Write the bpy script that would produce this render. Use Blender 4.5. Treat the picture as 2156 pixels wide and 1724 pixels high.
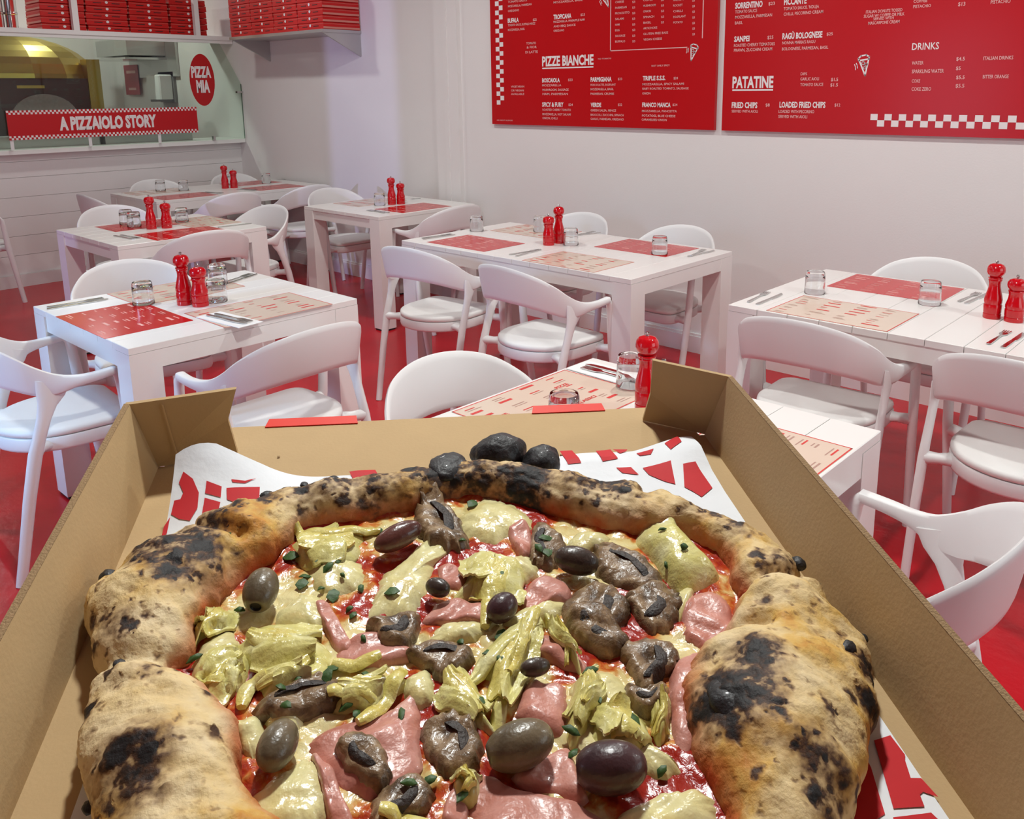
import bpy, bmesh, math, random
from mathutils import Vector, Matrix
import numpy as np

# ------------------------------------------------------------------ scene reset
for o in list(bpy.data.objects):
    bpy.data.objects.remove(o, do_unlink=True)
SC = bpy.context.scene
COL = SC.collection
random.seed(7)
RNG = np.random.default_rng(11)

# ------------------------------------------------------------------ camera
cd = bpy.data.cameras.new('camera'); cam = bpy.data.objects.new('camera', cd); COL.objects.link(cam)
_r = Vector((0.74197793, 0.67036985, -0.00854509)); _u = Vector((-0.13355606, 0.16028866, 0.97799301)); _f = Vector((-0.65698671, 0.72450798, -0.20846261))
m = Matrix((( _r.x, _u.x, -_f.x, 0), (_r.y, _u.y, -_f.y, 0), (_r.z, _u.z, -_f.z, 1.52), (0, 0, 0, 1)))
cam.matrix_world = m
cd.sensor_width = 36; cd.lens = 30.1817; cd.shift_x = -0.02874; cd.shift_y = -0.1330
cd.clip_start = 0.02; cd.clip_end = 200
SC.camera = cam

# ------------------------------------------------------------------ world, exposure
w = bpy.data.worlds.new('world'); SC.world = w; w.use_nodes = True
w.node_tree.nodes['Background'].inputs[0].default_value = (0.72, 0.86, 1.0, 1)
w.node_tree.nodes['Background'].inputs[1].default_value = 1.0
SC.view_settings.view_transform = 'Standard'; SC.view_settings.look = 'None'
SC.view_settings.gamma = 1.0; SC.view_settings.exposure = 0.17
SC.view_settings.use_curve_mapping = False

# ------------------------------------------------------------------ added lamps for daylight at the unseen openings
def area(name, loc, target, size, sizey, power, col, spread=180):
    d = bpy.data.lights.new(name, 'AREA'); d.shape = 'RECTANGLE'; d.size = size; d.size_y = sizey
    d.energy = power; d.color = col; d.spread = math.radians(spread)
    o = bpy.data.objects.new(name, d); COL.objects.link(o); o.location = loc
    o.rotation_euler = (Vector(target) - Vector(loc)).to_track_quat('-Z', 'Y').to_euler()
    return o
DAY_RIGHT = area('added_window_daylight', (2.75, 2.45, 1.55), (0, 2.3, 1.2), 2.3, 2.1, 20, (0.93, 1.0, 0.96))  # area lamp supplying daylight from the right, at the added window
TABLE_BEAM = area('added_table_beam', (-3.35, -2.5, 1.95), (-3.12, 1.0, 0.52), 1.0, 0.8, 3.2, (0.30, 0.62, 1.0), 24)  # added narrow blue beam, aimed at the front left table
LAVENDER_FILL = area('added_lavender_fill', (-3.3, -2.45, 1.2), (-3.3, 2.0, 1.2), 1.25, 2.2, 11, (0.62, 0.62, 1.0))  # added broad lavender fill to lift the chair backs
sp = bpy.data.lights.new('added_wall_band_spot', 'SPOT'); sp.energy = 2000; sp.color = (0.50, 0.50, 1.0)  # added distant spot; the slit cuts it to the bluish wall band
sp.spot_size = math.radians(11); sp.spot_blend = 0.1; sp.shadow_soft_size = 0.12
so = bpy.data.objects.new('added_wall_band_spot', sp); COL.objects.link(so); so.location = (-4.25, -14.0, 2.05)
so.rotation_euler = (Vector((-5.74, 4.2, 1.25)) - so.location).to_track_quat('-Z', 'Y').to_euler()
CEIL_W = 18.0
CEIL_POS = [(-6.3, 2.75, .55), (-3.9, 2.75, .95), (-1.5, 2.75, 1.15), (0.9, 2.75, 1.0), (-3.9, 0.9, .85), (-0.80, 0.86, 1.75)]

# ------------------------------------------------------------------ materials
MATS = {}
def mat(name, col, rough=0.5, metal=0.0, spec=0.5, bump=0.0, bscale=60.0, var=0.0, vscale=8.0, coat=0.0, trans=0.0, emit=None, estr=0.0, sss=0.0, sheen=0.0):
    if name in MATS: return MATS[name]
    M = bpy.data.materials.new(name); M.use_nodes = True; nt = M.node_tree; b = nt.nodes['Principled BSDF']
    b.inputs['Base Color'].default_value = (*col, 1); b.inputs['Roughness'].default_value = rough
    b.inputs['Metallic'].default_value = metal; b.inputs['Specular IOR Level'].default_value = spec
    b.inputs['Coat Weight'].default_value = coat; b.inputs['Coat Roughness'].default_value = 0.08
    b.inputs['Transmission Weight'].default_value = trans
    if sss: b.inputs['Subsurface Weight'].default_value = sss; b.inputs['Subsurface Radius'].default_value = (0.004, 0.002, 0.001); b.inputs['Subsurface Scale'].default_value = 1.0
    if emit: b.inputs['Emission Color'].default_value = (*emit, 1); b.inputs['Emission Strength'].default_value = estr
    tc = nt.nodes.new('ShaderNodeTexCoord')
    if var:
        n = nt.nodes.new('ShaderNodeTexNoise'); n.inputs['Scale'].default_value = vscale; n.inputs['Detail'].default_value = 6
        nt.links.new(tc.outputs['Object'], n.inputs['Vector'])
        mx = nt.nodes.new('ShaderNodeMix'); mx.data_type = 'RGBA'
        mx.inputs['A'].default_value = (*[c * (1 - var) for c in col], 1); mx.inputs['B'].default_value = (*[min(1, c * (1 + var)) for c in col], 1)
        nt.links.new(n.outputs['Fac'], mx.inputs['Factor']); nt.links.new(mx.outputs['Result'], b.inputs['Base Color'])
    if bump:
        n = nt.nodes.new('ShaderNodeTexNoise'); n.inputs['Scale'].default_value = bscale; n.inputs['Detail'].default_value = 5
        nt.links.new(tc.outputs['Object'], n.inputs['Vector'])
        bp = nt.nodes.new('ShaderNodeBump'); bp.inputs['Strength'].default_value = bump; bp.inputs['Distance'].default_value = 0.01
        nt.links.new(n.outputs['Fac'], bp.inputs['Height']); nt.links.new(bp.outputs['Normal'], b.inputs['Normal'])
    MATS[name] = M
    return M

WALL = mat('wall_paint', (0.80, 0.775, 0.76), 0.75, bump=0.05, bscale=120, var=0.015, vscale=2)
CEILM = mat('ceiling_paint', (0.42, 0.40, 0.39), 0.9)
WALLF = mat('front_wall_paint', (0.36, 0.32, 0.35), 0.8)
FLOORM = mat('red_epoxy_floor', (0.52, 0.010, 0.018), 0.27, spec=0.35, bump=0.12, bscale=26, var=0.10, vscale=3)
TABM = mat('white_table_lacquer', (0.86, 0.845, 0.82), 0.28, bump=0.02, bscale=200, var=0.012, vscale=5)
CHAIRM = mat('white_chair_plastic', (0.84, 0.835, 0.83), 0.42)
CUSHM = mat('white_cushion_vinyl', (0.83, 0.82, 0.80), 0.5, bump=0.06, bscale=300)
PADM = mat('black_rubber', (0.02, 0.018, 0.018), 0.7)
MENUM = mat('menu_board_red', (0.50, 0.006, 0.009), 0.24, spec=0.35)
INKW = mat('white_print', (0.82, 0.76, 0.75), 0.5)
INKP = mat('faint_print', (0.80, 0.45, 0.43), 0.5)
BOXRED = mat('pizza_box_red_print', (0.56, 0.012, 0.010), 0.5, spec=0.3, var=0.08, vscale=3)
BOXEDGE = mat('pizza_box_edge_print', (0.62, 0.22, 0.17), 0.6)
STEEL = mat('brushed_steel', (0.52, 0.51, 0.50), 0.38, metal=0.9, bump=0.03, bscale=90)
CHROME = mat('polished_steel', (0.62, 0.61, 0.60), 0.14, metal=1.0)
GOLD = mat('brass_oven_cladding', (0.50, 0.36, 0.09), 0.34, metal=0.85)
BLACKM = mat('black_oven_enamel', (0.028, 0.014, 0.014), 0.45)
STONEM = mat('oven_arch_stone', (0.33, 0.30, 0.29), 0.7, var=0.2, vscale=40)
REDLAQ = mat('red_lacquer', (0.56, 0.002, 0.007), 0.10, spec=0.5, coat=0.3)
GREYM = mat('grey_plastic', (0.22, 0.21, 0.21), 0.5)
WHITEP = mat('white_enamel', (0.8, 0.8, 0.79), 0.35)
MATRED = mat('red_placemat_print', (0.58, 0.012, 0.012), 0.16, spec=0.4)
MATTAN = mat('tan_placemat_print', (0.74, 0.61, 0.50), 0.16, var=0.03, vscale=12)
INKRED = mat('red_ink', (0.66, 0.05, 0.045), 0.45)
INKBRN = mat('brown_ink', (0.45, 0.27, 0.22), 0.5)
INKPALE = mat('pale_ink_on_red', (0.84, 0.42, 0.38), 0.45)
NAPKIN = mat('white_napkin', (0.86, 0.85, 0.84), 0.8, bump=0.05, bscale=300)
KRAFT = mat('kraft_cardboard', (0.49, 0.335, 0.165), 0.82, bump=0.05, bscale=500, var=0.07, vscale=35)
KRAFTEDGE = mat('kraft_cut_edge', (0.30, 0.19, 0.09), 0.9, bump=0.4, bscale=900)
PAPERM = mat('white_greaseproof_paper', (0.80, 0.83, 0.86), 0.6, bump=0.05, bscale=150)
PAPERRED = mat('paper_red_print', (0.56, 0.022, 0.028), 0.6, spec=0.2, var=0.08, vscale=60)

def glass_mat(name, col, rough=0.0, ior=1.45):
    M = bpy.data.materials.new(name); M.use_nodes = True; b = M.node_tree.nodes['Principled BSDF']
    b.inputs['Base Color'].default_value = (*col, 1); b.inputs['Roughness'].default_value = rough
    b.inputs['Transmission Weight'].default_value = 1.0; b.inputs['IOR'].default_value = ior
    MATS[name] = M
    return M
GLASS = glass_mat('tumbler_glass', (0.97, 0.98, 0.98))
def pane_mat():
    M = bpy.data.materials.new('counter_screen_glass'); M.use_nodes = True; nt = M.node_tree
    for n in list(nt.nodes): nt.nodes.remove(n)
    out = nt.nodes.new('ShaderNodeOutputMaterial'); t = nt.nodes.new('ShaderNodeBsdfTransparent'); g = nt.nodes.new('ShaderNodeBsdfGlossy')
    t.inputs[0].default_value = (0.86, 0.93, 0.88, 1); g.inputs['Roughness'].default_value = 0.02
    mx = nt.nodes.new('ShaderNodeMixShader'); mx.inputs[0].default_value = 0.03
    nt.links.new(t.outputs[0], mx.inputs[1]); nt.links.new(g.outputs[0], mx.inputs[2]); nt.links.new(mx.outputs[0], out.inputs[0])
    return M
PANE = pane_mat()

# ------------------------------------------------------------------ mesh helpers
class MB:
    def __init__(s): s.v = []; s.f = []
    def add(s, vs, fs):
        b = len(s.v); s.v += [tuple(p) for p in vs]; s.f += [tuple(i + b for i in f) for f in fs]; return s
    def box(s, x0, x1, y0, y1, z0, z1):
        vs = [(x0, y0, z0), (x1, y0, z0), (x1, y1, z0), (x0, y1, z0), (x0, y0, z1), (x1, y0, z1), (x1, y1, z1), (x0, y1, z1)]
        return s.add(vs, [(0, 3, 2, 1), (4, 5, 6, 7), (0, 1, 5, 4), (1, 2, 6, 5), (2, 3, 7, 6), (3, 0, 4, 7)])
    def cbox(s, x0, x1, y0, y1, z0, z1, c=0.002):
        # box with chamfered upper and vertical edges
        def ring(i, z): return [(x0 + i, y0, z), (x1 - i, y0, z), (x1, y0 + i, z), (x1, y1 - i, z), (x1 - i, y1, z), (x0 + i, y1, z), (x0, y1 - i, z), (x0, y0 + i, z)]
        def inner(z): return [(x0 + c, y0 + c, z), (x1 - c, y0 + c, z), (x1 - c, y0 + c, z), (x1 - c, y1 - c, z), (x1 - c, y1 - c, z), (x0 + c, y1 - c, z), (x0 + c, y1 - c, z), (x0 + c, y0 + c, z)]
        R = [ring(c, z0), ring(c, z1 - c)]
        vs = R[0] + R[1] + [(x0 + c, y0 + c, z1), (x1 - c, y0 + c, z1), (x1 - c, y1 - c, z1), (x0 + c, y1 - c, z1)]
        fs = [tuple(range(7, -1, -1))] + [(i, (i + 1) % 8, 8 + (i + 1) % 8, 8 + i) for i in range(8)]
        fs += [(16, 17, 18, 19), (8, 9, 17, 16), (9, 10, 17), (10, 11, 18, 17), (11, 12, 18), (12, 13, 19, 18), (13, 14, 19), (14, 15, 16, 19), (15, 8, 16)]
        return s.add(vs, fs)
    def prism(s, poly, z0, z1):
        n = len(poly); vs = [(x, y, z0) for x, y in poly] + [(x, y, z1) for x, y in poly]
        return s.add(vs, [tuple(range(n - 1, -1, -1)), tuple(range(n, 2 * n))] + [(i, (i + 1) % n, n + (i + 1) % n, n + i) for i in range(n)])
    def slab(s, quad, nrm, t):
        # quad of 3D points extruded along nrm*t
        n = Vector(nrm).normalized() * t; a = [Vector(p) for p in quad]; k = len(a)
        return s.add(a + [p + n for p in a], [tuple(range(k - 1, -1, -1)), tuple(range(k, 2 * k))] + [(i, (i + 1) % k, k + (i + 1) % k, k + i) for i in range(k)])
    def lathe(s, prof, n=24, c=(0, 0, 0), close=False):
        vs = []; fs = []; idx = []
        for r, z in prof:
            if r < 1e-6: idx.append([len(vs)]); vs.append((c[0], c[1], c[2] + z))
            else:
                idx.append(list(range(len(vs), len(vs) + n)))
                vs += [(c[0] + r * math.cos(2 * math.pi * i / n), c[1] + r * math.sin(2 * math.pi * i / n), c[2] + z) for i in range(n)]
        pairs = list(zip(idx, idx[1:])) + ([(idx[-1], idx[0])] if close else [])
        for a, b in pairs:
            for i in range(n):
                j = (i + 1) % n
                if len(a) == 1 and len(b) == 1: continue
                if len(a) == 1: fs.append((a[0], b[j], b[i]))
                elif len(b) == 1: fs.append((a[i], a[j], b[0]))
                else: fs.append((a[i], a[j], b[j], b[i]))
        return s.add(vs, fs)
    def tube(s, pts, rad, n=10, up=(0, 0, 1), cap=True):
        P = [Vector(p) for p in pts]; vs = []; fs = []
        for i, p in enumerate(P):
            t = (P[min(i + 1, len(P) - 1)] - P[max(i - 1, 0)]).normalized()
            a = t.cross(Vector(up))
            if a.length < 1e-3: a = t.cross(Vector((0, 1, 0)))
            a.normalize(); b = a.cross(t).normalized()
            r = rad[i] if isinstance(rad, (list, tuple)) else rad
            ra, rb = r if isinstance(r, (list, tuple)) else (r, r)
            vs += [p + a * (ra * math.cos(2 * math.pi * k / n)) + b * (rb * math.sin(2 * math.pi * k / n)) for k in range(n)]
        for i in range(len(P) - 1):
            for k in range(n):
                j = (k + 1) % n; fs.append((i * n + k, (i + 1) * n + k, (i + 1) * n + j, i * n + j))
        if cap: fs += [tuple(range(n)), tuple(range(len(P) * n - 1, (len(P) - 1) * n - 1, -1))]
        return s.add(vs, fs)
    def mesh(s, name, smooth=False, mats=()):
        me = bpy.data.meshes.new(name); me.from_pydata([tuple(p) for p in s.v], [], s.f); me.update()
        bm = bmesh.new(); bm.from_mesh(me); bmesh.ops.recalc_face_normals(bm, faces=bm.faces); bm.to_mesh(me); bm.free()
        if smooth:
            me.polygons.foreach_set('use_smooth', [True] * len(me.polygons))
            try: me.set_sharp_from_angle(angle=math.radians(smooth if smooth > 1 else 40))
            except Exception: pass
        for q in mats: me.materials.append(q)
        return me
    def build(s, name, m, parent=None, smooth=False):
        me = s.mesh(name, smooth, [m]); o = bpy.data.objects.new(name, me); COL.objects.link(o)
        if parent: o.parent = parent
        return o
def obj(name, me, parent=None):
    o = bpy.data.objects.new(name, me); COL.objects.link(o)
    if parent: o.parent = parent
    return o
def tag(o, label=None, cat=None, group=None, kind=None):
    if label: o['label'] = label
    if cat: o['category'] = cat
    if group: o['group'] = group
    if kind: o['kind'] = kind
    return o
def thing(name, label, cat, loc=(0, 0, 0), rz=0.0, group=None):
    o = bpy.data.objects.new(name, None); COL.objects.link(o); o.empty_display_size = 0.1
    o.location = loc; o.rotation_euler = (0, 0, rz)
    return tag(o, label, cat, group)
def dup(root, name=None):
    c = root.copy(); COL.objects.link(c)
    for ch in root.children:
        k = ch.copy(); COL.objects.link(k); k.parent = c
        for g in ch.children:
            q = g.copy(); COL.objects.link(q); q.parent = k
    return c
def struct(name, mb, m, parent=None):
    o = mb.build(name, m, parent)
    if not parent: o['kind'] = 'structure'
    return o
def text_mesh(body, bold=0.0, res=2):
    c = bpy.data.curves.new('t', 'FONT'); c.body = body; c.size = 1.0; c.resolution_u = res; c.offset = bold; c.extrude = 0.0; c.fill_mode = 'FRONT'
    o = bpy.data.objects.new('t', c); COL.objects.link(o)
    dg = bpy.context.evaluated_depsgraph_get(); me = bpy.data.meshes.new_from_object(o.evaluated_get(dg))
    bpy.data.objects.remove(o); bpy.data.curves.remove(c)
    return me
TCACHE = {}
def lettering(name, body, m, parent, origin, xdir, zdir, width, height, bold=0.0):
    """Flat print: text scaled to width x cap height, placed with its lower left at origin, in the plane xdir,zdir."""
    key = (body, bold)
    if key not in TCACHE:
        me = text_mesh(body, bold); co = np.array([v.co[:] for v in me.vertices]); fs = [tuple(p.vertices) for p in me.polygons]
        TCACHE[key] = (co, fs); bpy.data.meshes.remove(me)
    co, fs = TCACHE[key]
    if not len(co): return None
    x0, x1 = co[:, 0].min(), co[:, 0].max(); cap = 0.729
    X = Vector(xdir); Z = Vector(zdir); O = Vector(origin)
    vs = [O + X * ((p[0] - x0) / (x1 - x0) * width) + Z * (p[1] / cap * height) for p in co]
    me = bpy.data.meshes.new(name); me.from_pydata([tuple(v) for v in vs], [], fs); me.materials.append(m)
    return obj(name, me, parent)

# ================================================================== the room
YW = 4.21; XC = -7.68; XR = 2.6; YF = -2.4; ZC = 2.95; XK = -10.2
struct('floor', MB().box(XK - .2, XR + .2, YF - .2, YW + .2, -0.08, 0.0), FLOORM)
struct('ceiling', MB().box(XK - .2, XR + .2, YF - .2, YW + .2, ZC, ZC + 0.1), CEILM)
struct('wall_menu', MB().box(XK - .2, XR + .2, YW, YW + 0.15, 0, ZC), WALL)
struct('baseboard_menu', MB().box(XC, XR, YW - 0.018, YW, 0, 0.10).box(XC, XR, YW - 0.012, YW, 0.10, 0.115), TABM)
# shallow boxed-in pilaster on the menu wall
struct('trim_1', MB().box(-4.80, -4.56, YW - 0.035, YW, 0, ZC).box(-4.70, -4.66, YW - 0.042, YW - 0.035, 0, ZC), WALL)
# front wall (behind the camera) with added openings: unseen doorway, and slit shaping the wall band
fw = MB()
slit = (-5.49, -4.90); added_door = (-3.95, -2.65)
fw.box(XK - .2, slit[0], YF - .15, YF, 0, ZC).box(slit[1], added_door[0], YF - .15, YF, 0, ZC).box(added_door[1], XR + .2, YF - .15, YF, 0, ZC)
fw.box(slit[0], slit[1], YF - .15, YF, 0, 0.15).box(slit[0], slit[1], YF - .15, YF, 2.85, ZC).box(added_door[0], added_door[1], YF - .15, YF, 2.35, ZC)
struct('wall_front', fw, WALLF)
# shopfront wall on the right with an added, unseen open window for daylight
sw = MB()
sw.box(XR, XR + .15, YF, 1.2, 0, ZC).box(XR, XR + .15, 3.7, YW, 0, ZC).box(XR, XR + .15, 1.2, 3.7, 0, 0.45).box(XR, XR + .15, 1.2, 3.7, 2.65, ZC)
struct('wall_shopfront', sw, WALLF)
wf = MB()
for y in (1.2, 2.42, 3.64): wf.box(XR - .03, XR + .05, y, y + .06, 0.45, 2.65)
wf.box(XR - .03, XR + .05, 1.2, 3.7, 0.45, 0.51).box(XR - .03, XR + .05, 1.2, 3.7, 2.59, 2.65)
struct('added_window_1', wf, PADM)
# kitchen back wall
struct('wall_kitchen', MB().box(XK - .15, XK, YF, YW, 0, ZC), WALL)
# counter wall: boarded front, ledge
cw = struct('wall_counter', MB().box(XC - 0.10, XC - 0.014, YF, YW, 0, 1.06), WALL)
zb = [0.10, 0.255, 0.41, 0.565, 0.72, 0.875, 1.0, 1.06]
for i in range(len(zb) - 1):
    MB().box(XC - 0.014, XC, YF, YW, zb[i] + 0.0012, zb[i + 1] - 0.0012).build('board', WALL, cw)
struct('baseboard_counter', MB().box(XC, XC + 0.016, YF, YW - .018, 0, 0.10), WALL)
led = struct('trim_2', MB().cbox(XC - 0.40, XC + 0.10, YF, YW - 0.001, 1.062, 1.098, 0.004), TABM)

# ceiling lights
def ceil_light(i, x, y, k=1.0):
    t = thing('ceiling_light', 'round recessed ceiling downlight with warm diffuser', 'light', (x, y, ZC), 0, 'ceiling downlights')
    MB().lathe([(0.075, -0.0), (0.11, -0.0), (0.11, -0.012), (0.075, -0.006)], 24, close=True).build('trim_ring', WHITEP, t, 1)
    MB().lathe([(0.0, -0.004), (0.075, -0.004)], 24).build('diffuser', mat('lamp_diffuser', (1, 1, 1), 0.5, emit=(1, 0.93, 0.84), estr=18.0), t)
    d = bpy.data.lights.new('downlight', 'AREA'); d.shape = 'DISK'; d.size = 0.16; d.energy = CEIL_W * k; d.color = (0.965, 1.0, 0.965)
    o = bpy.data.objects.new('downlight', d); COL.objects.link(o); o.parent = t; o.location = (0, 0, -0.016)
for i, (x, y, k_) in enumerate(CEIL_POS): ceil_light(i, x, y, k_)
ceil_light(10, -9.0, 1.6, .8); ceil_light(11, -8.9, 3.2, .8)

# ================================================================== menu boards
TEXT1=[["BUFALA", -4.072, 1.953, 0.099, 0.0277, 1], ["$22", -3.849, 1.952, 0.033, 0.0148, 0], ["TOMATO SAUCE, BUFFALO MOZZ", -4.07, 1.93, 0.242, 0.0139, 0], ["MOZZARELLA, BASIL", -4.071, 1.901, 0.151, 0.0139, 0], ["TOMATO SAUCE", -4.067, 2.077, 0.169, 0.0137, 0], ["MOZZARELLA, PARMESAN", -4.067, 2.049, 0.208, 0.0137, 0], ["OREGANO", -4.068, 2.02, 0.099, 0.0138, 0], ["TROPICANA", -3.674, 1.952, 0.146, 0.0277, 1], ["$23", -3.455, 1.959, 0.034, 0.0141, 0], ["MOZZARELLA, PINEAPPLE HAM", -3.674, 1.93, 0.251, 0.0132, 0], ["AND BBQ SAUCE", -3.674, 1.903, 0.179, 0.0133, 0], ["OREGANO", -3.674, 1.876, 0.088, 0.0133, 0], ["MOZZARELLA, BASIL", -3.673, 2.046, 0.235, 0.0131, 0], ["TOMATO", -3.908, 1.809, 0.084, 0.0151, 0], ["& FIOR", -3.905, 1.784, 0.087, 0.0151, 0], ["DI LATTE", -3.917, 1.754, 0.108, 0.0152, 0], ["PIZZE BIANCHE", -3.772, 1.671, 0.419, 0.06, 1], ["NO TOMATO", -3.318, 1.698, 0.1, 0.0077, 0], ["BOSCAIOLA", -3.773, 1.569, 0.149, 0.0262, 1], ["$23", -3.555, 1.575, 0.036, 0.0147, 0], ["MOZZARELLA", -3.773, 1.544, 0.161, 0.0138, 0], ["MUSHROOM, SAUSAGE", -3.771, 1.516, 0.22, 0.0138, 0], ["HAM, PARMESAN", -3.771, 1.49, 0.214, 0.0139, 0], ["PARMIGIANA", -3.375, 1.569, 0.161, 0.0262, 1], ["$23", -3.167, 1.575, 0.031, 0.014, 0], ["FIOR DI LATTE, EGGPLANT", -3.375, 1.543, 0.192, 0.0131, 0], ["MOZZARELLA, BASIL", -3.375, 1.517, 0.176, 0.0132, 0], ["PARMESAN, CRUMBS", -3.375, 1.49, 0.18, 0.0132, 0], ["TRIPLE S.S.S.", -2.987, 1.571, 0.157, 0.0249, 1], ["$24", -2.775, 1.574, 0.029, 0.0133, 0], ["MOZZARELLA, SPICY SALAMI", -2.989, 1.543, 0.284, 0.0125, 0], ["BABY ROASTED TOMATO, SAUSAGE", -2.988, 1.518, 0.314, 0.0125, 0], ["ONION", -2.989, 1.491, 0.058, 0.0126, 0], ["SPICY & FURY", -3.775, 1.417, 0.181, 0.0279, 1], ["$24", -3.553, 1.423, 0.036, 0.0149, 0], ["ROASTED CHERRY TOMATO", -3.772, 1.391, 0.239, 0.014, 0], ["MOZZARELLA, HOT SALAMI", -3.773, 1.363, 0.239, 0.014, 0], ["ONION, CHILLI", -3.773, 1.338, 0.129, 0.014, 0], ["VERDE", -3.374, 1.418, 0.082, 0.0252, 1], ["$22", -3.165, 1.425, 0.031, 0.0142, 0], ["GREEN SALSA, MINCE", -3.374, 1.391, 0.195, 0.0133, 0], ["BROCCOLI, ZUCCHINI, SPINACH", -3.374, 1.364, 0.252, 0.0133, 0], ["GARLIC, PARMESAN, OREGANO", -3.374, 1.339, 0.253, 0.0134, 0], ["FRANCO MANCA", -2.988, 1.42, 0.197, 0.0252, 1], ["$24", -2.778, 1.427, 0.033, 0.0135, 0], ["MOZZARELLA, PANCETTA", -2.989, 1.391, 0.241, 0.0127, 0], ["POTATOES, BLUE CHEESE", -2.988, 1.364, 0.231, 0.0127, 0], ["CARAMELISED ONION", -2.99, 1.341, 0.175, 0.0127, 0], ["VEGETARIAN", -4.051, 1.539, 0.12, 0.0128, 0], ["OR VEGAN", -4.051, 1.514, 0.115, 0.0129, 0], ["AVAILABLE", -4.052, 1.491, 0.12, 0.0129, 0], ["ASK ABOUT ALLERGIES", -4.191, 1.321, 0.151, 0.0074, 0], ["NOT ONLY SPICY", -2.927, 1.647, 0.124, 0.0098, 0], ["CHEESE", -3.192, 2.014, 0.063, 0.0124, 0], ["$3", -3.069, 2.007, 0.02, 0.0122, 0], ["OLIVES", -2.992, 2.011, 0.064, 0.012, 0], ["$3", -2.87, 2.004, 0.019, 0.0119, 0], ["ANCHOVY", -2.789, 1.997, 0.071, 0.0117, 0], ["$3", -2.665, 1.986, 0.016, 0.0115, 0], ["PARMESAN", -3.192, 1.982, 0.083, 0.0124, 0], ["$3", -3.069, 1.976, 0.02, 0.0122, 0], ["MUSHROOM", -2.991, 1.98, 0.085, 0.0121, 0], ["$3", -2.869, 1.974, 0.019, 0.0119, 0], ["ROCKET", -2.788, 1.968, 0.061, 0.0118, 0], ["$3", -2.664, 1.956, 0.016, 0.0116, 0], ["PROSCIUTTO", -3.192, 1.951, 0.104, 0.0124, 0], ["$3", -3.068, 1.945, 0.02, 0.0122, 0], ["ONION", -2.991, 1.949, 0.053, 0.0121, 0], ["$3", -2.868, 1.944, 0.019, 0.0119, 0], ["CHILLI", -2.787, 1.937, 0.061, 0.0118, 0], ["$3", -2.663, 1.927, 0.016, 0.0116, 0], ["SALAMI", -3.191, 1.919, 0.063, 0.0125, 0], ["$3", -3.068, 1.914, 0.02, 0.0123, 0], ["SPINACH", -2.99, 1.918, 0.075, 0.0121, 0], ["$3", -2.867, 1.913, 0.019, 0.0119, 0], ["EGGPLANT", -2.786, 1.907, 0.081, 0.0118, 0], ["$3", -2.662, 1.897, 0.016, 0.0116, 0], ["HAM", -3.191, 1.887, 0.032, 0.0125, 0], ["$3", -3.067, 1.882, 0.02, 0.0123, 0], ["BASIL", -2.989, 1.887, 0.054, 0.0122, 0], ["$3", -2.867, 1.883, 0.019, 0.012, 0], ["POTATO", -2.785, 1.877, 0.061, 0.0118, 0], ["$3", -2.661, 1.867, 0.016, 0.0116, 0], ["EGG", -3.191, 1.855, 0.032, 0.0125, 0], ["$3", -3.066, 1.851, 0.02, 0.0123, 0], ["ARTICHOKE", -2.989, 1.856, 0.096, 0.0122, 0], ["$3", -2.66, 1.838, 0.016, 0.0117, 0], ["SAUSAGE", -3.19, 1.823, 0.073, 0.0126, 0], ["$3", -3.066, 1.819, 0.02, 0.0124, 0], ["GLUTEN FREE BASE", -2.988, 1.825, 0.169, 0.0122, 0], ["$3", -2.659, 1.808, 0.016, 0.0117, 0], ["BUFFALO", -3.19, 1.791, 0.073, 0.0126, 0], ["$3", -3.065, 1.788, 0.02, 0.0124, 0], ["VEGAN CHEESE", -2.987, 1.794, 0.128, 0.0123, 0]]
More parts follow.
